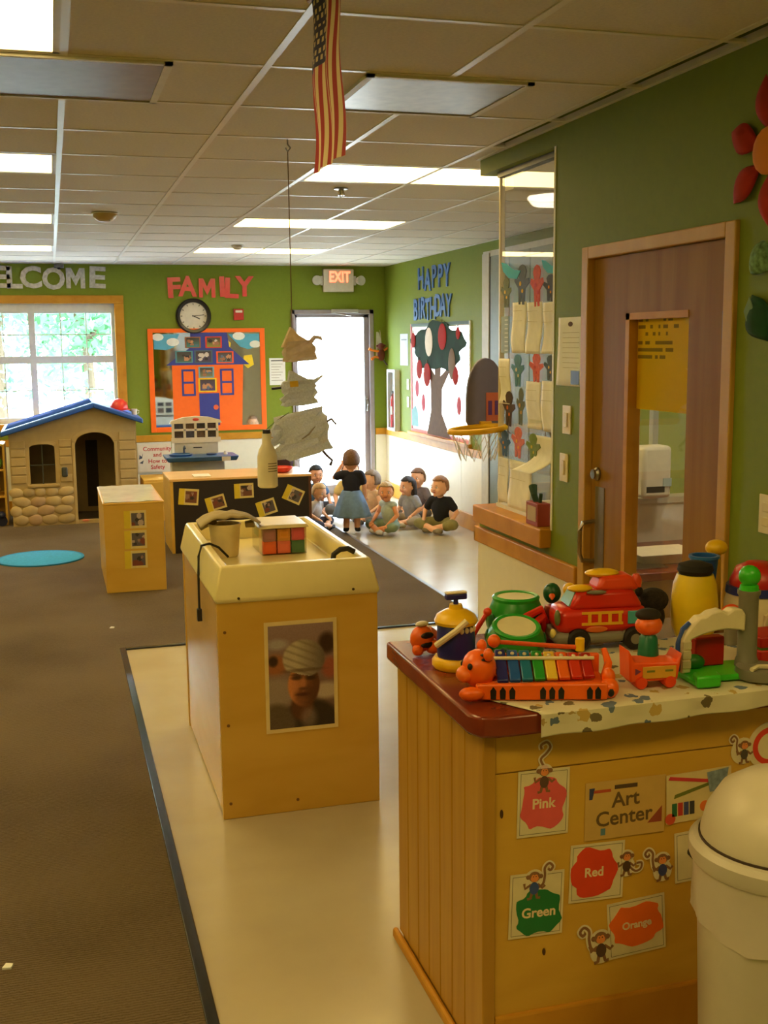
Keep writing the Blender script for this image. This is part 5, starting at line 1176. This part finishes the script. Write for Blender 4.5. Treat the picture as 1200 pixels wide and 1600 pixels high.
# tiger xylophone
xy = thing('tiger_xylophone', 'orange tiger xylophone with rainbow keys along the cloth front', 'toy xylophone', (1.075, 2.395, TZ), -.30)
MB().frustum((-.15,-.060,.16,.055),(-.14,-.050,.15,.050),.0,.035).build('frame', ORANGE, xy, bevel=.006)
MB().box(-.155,-.072,0,.15,-.058,.040).build('front_rail', ORANGE, xy, bevel=.005); MB().box(-.15,.050,0,.15,.064,.078).build('back_rail', ORANGE, xy, bevel=.005)
for x in (-.115,-.093,-.071,.0,.021,.042,.108,.127): MB().prism([(x-.006,.004),(x+.006,.004),(x+.007,.024),(x,.034),(x-.007,.024)],0,.002).build('stripe', BLK, xy, smooth=0).matrix_local = Matrix.Translation((0,-.072,0)) @ Matrix.Rotation(PI/2,4,'X')
KC = [(40,46,130),(30,86,170),(26,110,150),(40,150,50),(226,190,60),(230,100,30),(206,50,24),(176,30,20)]
for k, c_ in enumerate(KC): 
    KM = Matrix.Translation((0,-.05,.036)) @ Matrix.Rotation(.42,4,'X') @ Matrix.Translation((0,.05,-.04))
    o = MB(KM).box(-.104+k*.029,-.052+.002*k,.040,-.078+k*.029,.062-.002*k,.050).build('key', M(c_,.3), xy, bevel=.003); MB(KM).ell((-.091+k*.029,.046-.002*k,.051),(.005,.005,.004)).build('key_screw', IVORY, o)
MB().tube([(-.115,.012,.078),(.13,.010,.078)],.0045,8).build('cross_rod', IVORY, xy)
hd_ = MB().ell((-.145,-.015,.062),(.042,.044,.046)).build('head', ORANGE, xy)
MB().ell((-.178,-.03,.052),(.022,.024,.02)).build('muzzle', M((250,120,40),.35), hd_)
for (dx,dy) in ((-.135,.03),(-.125,-.05)): MB().ell((dx,dy,.104),(.012,.012,.016)).build('ear', ORANGE, hd_)
for (dx,dy,dz) in ((-.168,-.052,.076),(-.182,-.015,.074)): MB().ell((dx,dy,dz),(.006,.006,.008)).build('eye', BLK, hd_)
for dz in (.09,.102): MB().ell((-.13,-.045,dz),(.014,.006,.004)).build('head_stripe', BLK, hd_)
MB().ell((-.165,-.070,.016),(.030,.018,.017)).build('paw', ORANGE, xy); MB().ell((.158,-.045,.022),(.022,.026,.024)).ell((.158,-.03,.045),(.016,.02,.02)).build('hind_leg', ORANGE, xy)
MB().tube([(.155,.0,.03),(.168,.03,.06),(.160,.05,.09)],[.012,.010,.007],8).build('tail', ORANGE, xy); MB().ell((.158,-.066,.018),(.008,.006,.012)).build('paw_mark', BLK, xy)
ml = thing('xylophone_mallet', 'orange mallet lying on the xylophone keys', 'mallet', (1.075, 2.395, TZ), -.30); MB().tube([(-.10,.036,.112),(.06,.034,.100),(.10,.033,.098)],.0055,8).build('stick', M((226,84,24),.35), ml); MB().ell((-.105,.036,.114),.016).build('ball', ORANGE, ml); MB().lathe([(0,0),(.011,0),(.011,.03),(0,.03)],12,(.10,.033,.090)).build('grip', YELLOW, ml)
# fire truck
ft = thing('fire_truck', 'chunky red toy fire truck with a yellow ladder print', 'toy truck', (1.398, 2.735, .9125), -.16)
MB().box(-.125,-.058,.045,.125,.058,.118).build('body', TRED, ft, bevel=.022); MB().frustum((-.095,-.054,.115,.054),(-.07,-.045,.085,.045),.112,.165).build('cab', TRED, ft, bevel=.014)
MB().frustum((-.02,-.046,.105,.046),(.0,-.036,.085,.036),.16,.20).build('upper_deck', M((226,70,24),.3), ft, bevel=.012)
MB().box(-.138,-.064,.022,.06,.064,.052).build('bumper', GREYP, ft, bevel=.012); MB().box(.05,-.062,.03,.13,.062,.055).build('rear_skirt', GREYP, ft, bevel=.012)
MB().ell((.01,0,.202),(.048,.030,.012)).build('roof_light', YELLOW, ft); MB().ell((-.06,-.03,.168),(.035,.022,.010)).build('hood_light', YELLOW, ft); MB().ell((-.02,-.05,.160),(.028,.008,.006)).build('light_base', GREYP, ft)
MB().box(.065,-.062,.072,.104,-.0575,.108).build('side_window', M((80,170,180),.2), ft, bevel=.004); MB().frustum((-.094,-.040,-.088,.040),(-.074,-.032,-.070,.032),.122,.158).build('windshield', M((120,160,150),.2), ft)
b = MB(); b.box(-.062,-.0612,.102,.052,-.058,.109).box(-.062,-.0612,.072,.052,-.058,.079)
for k in range(4): b.box(-.045+k*.028,-.0612,.079,-.036+k*.028,-.058,.102)
b.build('ladder_print', M((236,180,40),.4), ft, smooth=0)
MB().ell((-.02,-.0585,.060),(.03,.003,.009)).build('badge', M((220,110,40),.4), ft)
for (x,y) in ((-.07,-.056),(.085,-.056),(-.07,.056),(.085,.056)): 
    o = MB(Matrix.Translation((x,y,.032)) @ Matrix.Rotation(PI/2,4,'X')).lathe([(0,-.014),(.026,-.014),(.032,-.008),(.032,.008),(.026,.014),(0,.014)],22).build('wheel', BLK, ft); MB(Matrix.Translation((x,y*1.24,.032)) @ Matrix.Rotation(PI/2,4,'X')).lathe([(0,-.002),(.014,-.002),(.014,.002),(0,.002)],16).build('hub', GREYP, o)
for y in (-.045,.045): MB().ell((-.137,y,.05),(.008,.013,.013)).build('headlight', M((236,220,120),.2), ft)
MB().ell((-.128,-.054,.095),(.008,.012,.022)).build('front_lamp', M((110,120,70),.3), ft); MB().lathe([(0,0),(.014,0),(.016,.02),(.008,.035),(0,.036)],14,(.10,-.02,.165)).build('siren', M((220,70,30),.3), ft); MB().ell((.115,.02,.17),.016).build('bell', YELLOW, ft)
# toys left of and behind the truck
gb = thing('green_bird_toy', 'small green toy bird with orange beak behind the truck', 'toy', (1.338, 2.90, .9125)); MB().lathe([(0,0),(.028,0),(.03,.05),(.02,.08),(0,.085)],16).build('stand', M((170,40,30),.4), gb); MB().ell((0,0,.115),(.026,.024,.03)).build('body', M((20,90,50),.4), gb); MB().cone((-.01,-.022,.112),.009,(-.018,-.04,.106),.002).build('beak', M((236,100,30),.4), gb)
yb_ = thing('yellow_bead', 'yellow toy ball on a blue post behind the truck', 'toy', (1.40, 2.915, .9125)); MB().lathe([(0,0),(.014,0),(.012,.10),(0,.10)],14).build('post', M((60,80,140),.4), yb_); MB().ell((0,0,.118),.02).build('ball', YELLOW, yb_)
rm = thing('red_maraca', 'pair of crossed red sticks beside the green drums', 'toy', (1.222, 2.787, .9125)); MB().tube([(-.025,-.02,.085),(.03,.0,.10),(.05,.01,.06)],.011,8).build('stick', TRED, rm); MB().tube([(-.02,-.03,.055),(.03,-.01,.08),(.05,.02,.02)],.011,8).build('stick', TRED, rm); MB().lathe([(0,0),(.014,0),(.012,.05),(.008,.07),(0,.07)],18,(.015,.0,0)).build('base', M((176,40,30),.4), rm)
# orange cart with a plain peg
oc = thing('orange_cart', 'orange toy cart with a yellow panel on the cloth', 'toy cart', (1.348, 2.362, TZ), -.12)
MB().prism([(-.062,.018),(.058,.018),(.068,.085),(.055,.062),(-.05,.066),(-.066,.098)],-.035,.035).build('cart_body', M((240,84,20),.35), oc, bevel=.006).matrix_local = Matrix.Rotation(PI/2,4,'X')
MB().box(-.032,-.0385,.026,.052,-.0352,.056).build('side_panel', M((220,160,50),.4), oc, bevel=.002)
for x in (-.034,.038): MB(Matrix.Translation((x,0,.016)) @ Matrix.Rotation(PI/2,4,'X')).lathe([(0,-.04),(.013,-.04),(.016,-.036),(.016,.036),(.013,.04),(0,.04)],18).build('wheel_pair', M((226,64,16),.35), oc)
for x in (-.012,.034): MB().box(x-.010,-.0395,.042,x+.010,-.0385,.047).build('panel_print', M((120,120,40),.4), oc, smooth=0)
MB().prism([(-.05,.036),(-.036,.045),(-.05,.052)],.0355,.037).build('panel_tip', M((120,50,90),.4), oc).matrix_local = Matrix.Rotation(PI/2,4,'X')
pg = thing('wooden_peg', 'plain peg with green base and orange ball in the cart', 'toy peg', (1.365, 2.40, TZ+.062)); MB().lathe([(0,0),(.026,0),(.022,.045),(.014,.055),(0,.055)],18).build('peg_base', M((20,110,80),.4), pg); MB().ell((0,0,.075),(.034,.03,.026)).build('peg_ball', M((240,104,30),.4), pg); MB().ell((0,.004,.100),(.032,.028,.016)).build('peg_cap', M((34,24,20),.8), pg)
# plain yellow jar
yj = thing('yellow_jar', 'plain yellow toy jar with a black lid behind the white arch', 'toy jar', (1.700, 2.74, .9125)); MB().lathe([(0,0),(.05,0),(.062,.03),(.066,.09),(.060,.15),(.050,.178),(0,.180)],28).build('jar_body', M((232,200,30),.4), yj); MB().lathe([(0,.178),(.044,.178),(.050,.190),(.046,.205),(.02,.214),(0,.214)],24).build('lid', M((28,24,22),.8,.2), yj)
ob = thing('orange_ball', 'orange toy ball between the yellow jar and tower', 'toy ball', (1.745, 2.625, .9125)); MB().lathe([(0,0),(.02,0),(.018,.06),(0,.06)],14).build('post', GREYP, ob); MB().ell((0,0,.083),.030).build('ball', M((236,80,20),.4), ob)
# castle play set
cs_ = thing('castle_playset', 'castle playset with white arch, grey tower and green base', 'toy castle', (1.545, 2.385, TZ), -.05)
MB().prism([(-.10,-.085),(-.035,-.085),(-.02,-.06),(.13,-.06),(.13,.06),(-.10,.06)],0,.016).build('green_base', LIME, cs_, bevel=.005); MB().prism([(-.105,-.10),(-.04,-.10),(-.03,-.06),(-.09,-.05)],.0,.030).build('green_step', LIME, cs_, bevel=.006)
b = MB(Matrix.Translation((0,.01,0)) @ Matrix.Rotation(PI/2,4,'X'))
ap_ = [(-.105,.016),(-.080,.016),(-.080,.100)]+[(-.080+.145*k/10, .100+.012*math.sin(PI*k/10)+.012*k/10) for k in range(1,10)]+[(.065,.11),(.065,.155),(.055,.168),(.03,.170),(.015,.160),(.0,.170),(-.03,.165),(-.045,.155),(-.06,.155),(-.075,.14),(-.092,.12),(-.105,.10)]
b.prism(ap_,0,.035).build('arch_wall', IVORY, cs_, bevel=.005)
MB().tube([(-.108,-.01,.02),(-.110,-.01,.09),(-.098,-.01,.125),(-.08,-.01,.14)],.006,8).build('blue_edge', M((50,80,160),.4), cs_)
for k in range(3): MB().box(-.104,-.0275,.03+k*.024,-.082,-.0245,.048+k*.024).build('brick_print', M((200,186,156),.5), cs_, smooth=0)
MB().lathe([(0,0),(.030,0),(.028,.02),(.024,.03),(.024,.182),(.028,.188),(.028,.198),(0,.198)],22,(.085,.0,.012)).build('tower', GREYP, cs_); MB().lathe([(0,0),(.024,0),(.022,.012),(.012,.016),(0,.016)],20,(.085,0,.210)).build('ball_seat', LIME, cs_); MB().ell((.085,0,.245),.027).build('green_ball', LIME, cs_)
MB().lathe([(0,.0),(.056,.0),(.060,.008),(.056,.026),(0,.026)],28,(.088,-.055,.003)).build('turntable', GREYP, cs_); MB().tube([(.045,-.09,.034),(.07,-.075,.036),(.105,-.085,.036),(.135,-.065,.034)],.006,6).build('white_track', IVORY, cs_)
MB().box(-.045,.02,.016,.035,.05,.09).build('red_door', M((170,20,12),.4), cs_, bevel=.004); MB().ell((-.05,.02,.03),(.03,.02,.02)).build('green_mound', M((30,110,30),.5), cs_)
rbk = thing('red_toy_block', 'red toy block at the right end of the counter', 'toy block', (1.74, 2.46, TZ)); MB().box(-.05,-.05,0,.09,.05,.04).build('lower_block', M((206,34,20),.35), rbk, bevel=.004); MB().box(-.05,-.05,.046,.09,.05,.075).build('upper_block', M((196,30,18),.35), rbk, bevel=.004); MB().box(-.045,-.045,.039,.085,.045,.047).build('green_strip', M((90,140,40),.4), rbk, smooth=0)
dt = thing('dome_toy', 'white toy with a red dome and blue band at the right', 'toy', (1.885, 2.715, .9125)); MB().lathe([(0,0),(.085,0),(.092,.02),(.09,.09),(.082,.12),(0,.12)],28).build('base', IVORY, dt); MB().lathe([(.07,.118),(.088,.118),(.085,.14),(.07,.14)],28,loop=True).build('blue_band', M((40,50,130),.35), dt); MB().lathe([(0,.12),(.075,.12),(.078,.15),(.06,.19),(.03,.205),(0,.208)],28).build('red_dome', M((190,30,24),.35), dt); MB().tube([(-.03,-.088,.03),(-.03,-.09,.07),(.0,-.092,.09),(.03,-.09,.07),(.03,-.088,.03)],.008,8).build('arch_frame', M((206,190,160),.4), dt)
gl = thing('green_ball_post', 'lime green ball on a white post at the far right', 'toy', (1.965, 2.60, .9125)); MB().lathe([(0,0),(.016,0),(.014,.17),(0,.17)],14).build('post', IVORY, gl); MB().ell((0,0,.195),.028).build('ball', LIME, gl)
bc = thing('blue_cup', 'tall blue toy cup behind the yellow jar', 'toy cup', (1.79, 2.84, .9125)); MB().lathe([(0,0),(.022,0),(.040,.20),(.042,.205),(.036,.205),(.02,.01),(0,.008)],22).build('cup', M((36,90,170),.35), bc); MB().lathe([(.036,.2),(.044,.2),(.044,.208),(.036,.208)],22,loop=True).build('rim', M((50,110,190),.35), bc)
yk = thing('yellow_rattle', 'yellow rattle toy on a post behind the blue cup', 'toy', (1.868, 2.90, .9125)); MB().lathe([(0,0),(.018,0),(.014,.20),(0,.20)],14).build('post', M((200,150,30),.4), yk); MB().ell((0,0,.215),(.034,.03,.024)).build('knob', YELLOW, yk)
dk = thing('black_plush', 'dark furry toy between the fire truck and yellow jar', 'plush toy', (1.588, 2.80, .9125)); MB().ell((0,0,.05),(.05,.045,.05)).ell((.01,-.01,.10),(.045,.04,.035)).build('body', M((40,32,26),.95,.4,.8,120), dk); MB().ell((-.04,-.02,.13),(.012,.012,.014)).build('ear', M((34,28,22),.95), dk)

# ------------------------------------------------------------------ waste bin
wb_ = thing('waste_bin', 'white round waste bin with a dome lid and liner', 'bin', (1.452, 1.975, 0))
BINW = M((206,198,184),.4,.02)
MB().lathe([(0,0),(.145,0),(.150,.01),(.172,.62),(.172,.64),(.160,.64),(.14,.02),(0,.015)],40).build('bin_body', BINW, wb_)
rnd = random.Random(6)
MB().surf(lambda a,c: ((.180+.006*math.sin(a*2*PI*5)*(1-c)-.004*(1-c)+.003*math.sin(a*2*PI*17+c*5)*(1-c))*math.cos(a*2*PI), (.180+.006*math.sin(a*2*PI*5)*(1-c)-.004*(1-c)+.003*math.sin(a*2*PI*17+c*5)*(1-c))*math.sin(a*2*PI), .50+.018*math.sin(a*2*PI*3)*(1-c)+.148*c),72,10).build('liner', M((210,200,190),.3,.02), wb_)
MB().lathe([(.155,.63),(.186,.63),(.190,.640),(.190,.665),(.180,.676),(.165,.678),(.155,.67)],48,loop=True).build('rim', BINW, wb_)
MB().lathe([(.166,.665),(.166,.69),(.155,.735),(.125,.785),(.08,.815),(.03,.828),(0,.83)],48).build('dome_lid', M((218,208,190),.35,.02), wb_); MB().lathe([(.164,.676),(.170,.676),(.170,.682),(.164,.682)],48,loop=True).build('lid_seam', M((60,44,34),.6), wb_)

# ------------------------------------------------------------------ children
def remesh(b, voxel, name, mat, parent, smooth_it=3):
    me = b.mesh('tmp_mesh', 0); o = bpy.data.objects.new('tmp_body', me); C.objects.link(o)
    md = o.modifiers.new('remesh', 'REMESH'); md.mode = 'VOXEL'; md.voxel_size = voxel
    sm = o.modifiers.new('smooth', 'SMOOTH'); sm.iterations = smooth_it; sm.factor = .5
    dg = bpy.context.evaluated_depsgraph_get()
    m2 = bpy.data.meshes.new_from_object(o.evaluated_get(dg)); m2.name = name
    bpy.data.objects.remove(o); bpy.data.meshes.remove(me)
    m2.materials.clear(); m2.materials.append(mat); m2.shade_smooth()
    r = bpy.data.objects.new(name, m2); C.objects.link(r); r.parent = parent
    return r
def V3(*a): return Vector(a)
def hand(b, wrist, elbow, palm_n, s, curl=.5):
    d = (Vector(wrist)-Vector(elbow)).normalized(); n = Vector(palm_n); n = (n-d*n.dot(d)).normalized(); side = d.cross(n)
    w = Vector(wrist); pc = w+d*.026*s
    b.cap(w, .015*s, pc, .018*s, 10); b.ell(pc+side*.008*s, .016*s, None, 10, 8); b.ell(pc-side*.008*s, .016*s, None, 10, 8)
    for k, L in enumerate((.026,.031,.029,.022)):
        o = pc+side*(.0135-.009*k)*s+d*.012*s; k1 = o+d*L*.55*s; k2 = k1+(d*(1-curl)+n*curl).normalized()*L*.6*s
        b.cap(o, .0058*s, k1, .0054*s, 6); b.cap(k1, .0054*s, k2, .0046*s, 6)
    o = w+d*.012*s+side*.016*s; k1 = o+(side*.8+d*.6).normalized()*.018*s; k2 = k1+(d+n*.3).normalized()*.014*s
    b.cap(o, .0065*s, k1, .006*s, 6); b.cap(k1, .006*s, k2, .005*s, 6)
def child(label, loc, rz, s, pose, skin, hair, shirt, pants, shoes, head=(0,0), lean=0.0, arms=None, sleeve=1, longhair=0, skirt=None, legs=None):
    t = thing('person', label, 'person', loc, rz, 'children by the exit door')
    sk = M(skin,.55,.04); sh_ = M(shirt,.85,.08,.1,40); pn_ = M(pants,.85,.10,.1,30)
    L = lambda p: Vector((p[0]*s, p[1]*s, p[2]*s))
    if pose == 'sit':
        pel, che, shz, nz_ = V3(0,0,.085), V3(0,-.012-lean*.5,.225), .305, .335
        hips = [V3(-.05,0,.078), V3(.05,0,.078)]
        knees = [V3(-.185,-.135,.085), V3(.185,-.135,.085)]; ank = [V3(.03,-.215,.035), V3(-.03,-.185,.04)]; toe = [V3(.09,-.225,.03), V3(-.095,-.20,.03)]
        if legs: knees, ank, toe = legs
        base_arms = [(V3(-.15,-.03,.20), V3(-.12,-.14,.13)), (V3(.15,-.03,.20), V3(.12,-.14,.13))]
    else:
        pel, che, shz, nz_ = V3(0,0,.375), V3(0,-.005,.50), .575, .605
        hips = [V3(-.045,0,.36), V3(.045,0,.36)]; knees = [V3(-.05,-.008,.20), V3(.052,-.006,.20)]; ank = [V3(-.052,.008,.05), V3(.055,.005,.05)]; toe = [V3(-.06,-.075,.022), V3(.065,-.075,.022)]
        base_arms = [(V3(-.125,.0,.46), V3(-.125,-.03,.35)), (V3(.125,.0,.46), V3(.125,-.03,.35))]
    arms = arms or base_arms
    ly = -lean
    neck = V3(0, ly*1.0, nz_); shs = [V3(-.088, ly*.9, shz), V3(.088, ly*.9, shz)]
    hc = neck+V3(0,-.012+ly*.35,.105)
    Rh = Matrix.Rotation(head[0],3,'Z') @ Matrix.Rotation(head[1],3,'X')
    hp = lambda x,y,z: hc+Rh @ V3(x,y,z)
    b = MB()
    b.ell(L(pel),(.082*s,.068*s,.075*s)).cap(L(pel),.068*s,L(che),.070*s).ell(L(che),(.085*s,.062*s,.10*s)).cap(L(shs[0]),.032*s,L(shs[1]),.032*s).cap(L(che),.06*s,L(neck),.034*s)
    b.cap(L(neck-V3(0,0,.02)),.031*s,L(hp(0,.008,-.04)),.030*s)
    b.ell(L(hc),(.074*s,.086*s,.094*s),None,20,14,Rh); b.ell(L(hp(0,-.022,-.045)),(.058*s,.056*s,.052*s),None,16,10,Rh)          # skull, jaw and cheeks
    b.cap(L(hp(0,-.078,.002)),.008*s,L(hp(0,-.090,-.020)),.011*s,10); b.ell(L(hp(0,-.068,-.072)),.020*s,None,10,8)                # nose, chin
    for q in (-1,1): b.ell(L(hp(q*.074,.008,-.012)),(.010*s,.018*s,.024*s),None,10,8,Rh); b.ell(L(hp(q*.036,-.062,-.030)),.024*s,None,10,8)
    for k in (0,1):
        b.cap(L(hips[k]),.056*s,L(knees[k]),.041*s); b.cap(L(knees[k]),.040*s,L(ank[k]),.027*s); b.cap(L(ank[k]),.026*s,L(toe[k]),.020*s)
        el, wr = arms[k]; b.cap(L(shs[k]),.030*s,L(el),.024*s); b.cap(L(el),.024*s,L(wr),.017*s); hand(b, L(wr), L(el), (0,-.3,-1), s*1.0)
    remesh(b, .0052*s, 'body', sk, t)
    for q in (-1,1):
        e = MB().ell(L(hp(q*.030,-.0735,.004)),(.0115*s,.0075*s,.0085*s),None,12,8,Rh).build('eye', M((236,232,226),.3), t); MB().ell(L(hp(q*.030,-.0795,.004)),(.0058*s,.0032*s,.006*s),None,10,6,Rh).build('iris', M((44,30,22),.2), e)
        MB().ell(L(hp(q*.031,-.0775,.022)),(.015*s,.004*s,.003*s),None,10,6,Rh).build('eyebrow', M(tuple(int(v*.8) for v in hair),.9), t)
    MB().ell(L(hp(0,-.083,-.046)),(.020*s,.006*s,.0055*s),None,12,6,Rh).build('mouth', M((176,92,84),.5), t)
    hb = MB().ell((0,0,0),(1,1,1),None,28,20)
    kill = [f for f in hb.bm.faces if not ((f.calc_center_median().z > .42+.25*max(0,-f.calc_center_median().y)) or (f.calc_center_median().y > .02 and f.calc_center_median().z > -.50))]
    bmesh.ops.delete(hb.bm, geom=kill, context='FACES')
    rr_ = random.Random(int(abs(loc[0])*1000))
    for v in hb.bm.verts:
        f_ = 1+rr_.uniform(-.025,.035); v.co = L(hp(v.co.x*.081*f_, .006+v.co.y*.091*f_, .006+v.co.z*.100*f_))
    ho = hb.build('hair', M(hair,.7,.25,.6,90), t, solid=.010*s)
    if longhair:
        b = MB().cap(L(hp(0,.05,.02)),.062*s,L(hp(0,.06,-.09)),.050*s); b.cap(L(hp(-.055,.02,.0)),.032*s,L(hp(-.05,.03,-.10)),.022*s); b.cap(L(hp(.055,.02,.0)),.032*s,L(hp(.05,.03,-.10)),.022*s); remesh(b, .008*s, 'hair_length', M(hair,.7,.25,.6,90), t)
    g = .009
    b = MB(); b.ell(L(che),((.085+g)*s,(.064+g)*s,.105*s)).cap(L(pel+V3(0,0,.035)),(.072+g)*s,L(che),(.070+g)*s).cap(L(shs[0]),(.033+g*.8)*s,L(shs[1]),(.033+g*.8)*s).cap(L(che),(.06+g)*s,L(neck-V3(0,0,.03)),(.036+g)*s)
    if sleeve:
        for k in (0,1):
            el, wr = arms[k]; q = shs[k].lerp(el, .62); b.cap(L(shs[k]),(.033+g)*s,L(q),(.032+g)*s)
    remesh(b, .0085*s, 'shirt', sh_, t)
    if skirt:
        n = 56
        def sk_(a, c):
            A = a*2*PI; r = (.086+(.098)*(1-c)**.8)*(1+.055*math.sin(A*9)*(1-c)); return (r*math.cos(A)*s, r*.86*math.sin(A)*s, (.165+.255*c)*s)
        MB().surf(sk_, n, 12).build('skirt', pn_, t, solid=.006*s)
    else:
        b = MB(); b.ell(L(pel),((.084+g)*s,(.070+g)*s,.080*s)).cap(L(hips[0]),(.058+g)*s,L(hips[1]),(.058+g)*s)
        for k in (0,1): q = knees[k].lerp(ank[k], .30); b.cap(L(hips[k]),(.057+g)*s,L(knees[k]),(.042+g)*s); b.cap(L(knees[k]),(.042+g)*s,L(q),(.040+g)*s)
        remesh(b, .0085*s, 'shorts', pn_, t)
    for k in (0,1):
        b = MB(); d = (toe[k]-ank[k]).normalized(); b.cap(L(ank[k]+V3(0,0,-.006)),.030*s,L(toe[k]),.024*s); b.ell(L(toe[k].lerp(ank[k],.4)-V3(0,0,.010)),(.034*s,.034*s,.018*s)) if pose == 'sit' else b.ell(L(toe[k].lerp(ank[k],.5)*1+V3(0,0,-.014)),(.030*s,.055*s,.016*s))
        so_ = remesh(b, .006*s, 'shoe', M(shoes,.6), t)
    return t
SKIN = (226,168,130); FZ = .004
child('standing child in navy shirt and blue skirt, seen from behind', (2.575, 9.93, .014), PI-.25, .94, 'stand', SKIN, (110,80,58), (20,22,40), (110,140,178), (16,16,22), (.25,.0), 0,
      [(V3(-.125,.0,.46), V3(-.125,-.03,.35)), (V3(.165,-.05,.54), V3(.085,-.11,.665))], 1, 0, True)
child('seated child in navy T-shirt and olive shorts near the wall', (3.39, 9.78, .012), -.75, .94, 'sit', (232,176,138), (150,104,66), (14,16,26), (132,124,72), (120,110,84), (-.35,.05), .02,
      [(V3(-.16,-.03,.20), V3(-.125,-.15,.11)), (V3(.165,.0,.19), V3(.14,-.13,.10))])
child('seated child with dark hair and patterned grey shirt beside the navy one', (3.225, 10.16, .012), -1.05, .87, 'sit', SKIN, (40,28,26), (150,152,160), (150,138,120), (140,130,96), (-.2,.12), .04, None, 1, 1)
child('seated brown-haired child behind the dark-haired one', (3.43, 10.55, .012), -.9, .92, 'sit', SKIN, (112,76,52), (120,110,116), (90,84,80), (60,60,64), (.1,.0), .02)
child('seated fair child in pale sleeveless top looking back at the viewer', (2.925, 9.86, .012), -1.1, .86, 'sit', (224,152,104), (176,150,112), (176,190,180), (122,140,116), (196,196,200), (.75,.05), .04,
      [(V3(-.14,-.06,.20), V3(-.10,-.18,.12)), (V3(.15,-.05,.20), V3(.12,-.17,.10))], 0)
child('seated child with grey-brown hair behind the fair child', (2.95, 10.44, .012), -1.3, .95, 'sit', (228,172,126), (122,104,88), (214,176,134), (120,116,110), (90,90,90), (-.2,.0), .03, None, 0)
child('seated child in yellow top half hidden behind the standing one', (2.83, 10.92, .012), -.4, 1.06, 'sit', SKIN, (150,126,104), (214,190,120), (96,100,110), (200,200,200), (.3,.0), .02)
child('seated child with black hair and blue shirt by the glass door', (2.52, 11.22, .012), .25, .92, 'sit', (206,148,116), (24,30,40), (76,112,160), (70,74,90), (40,40,48), (-.2,.08), .02)
child('seated blond child in a grey top hunched beside the low shelf', (2.285, 10.28, .012), .9, .80, 'sit', (232,178,138), (190,158,112), (190,182,176), (46,44,60), (36,36,44), (-.3,.25), .06)
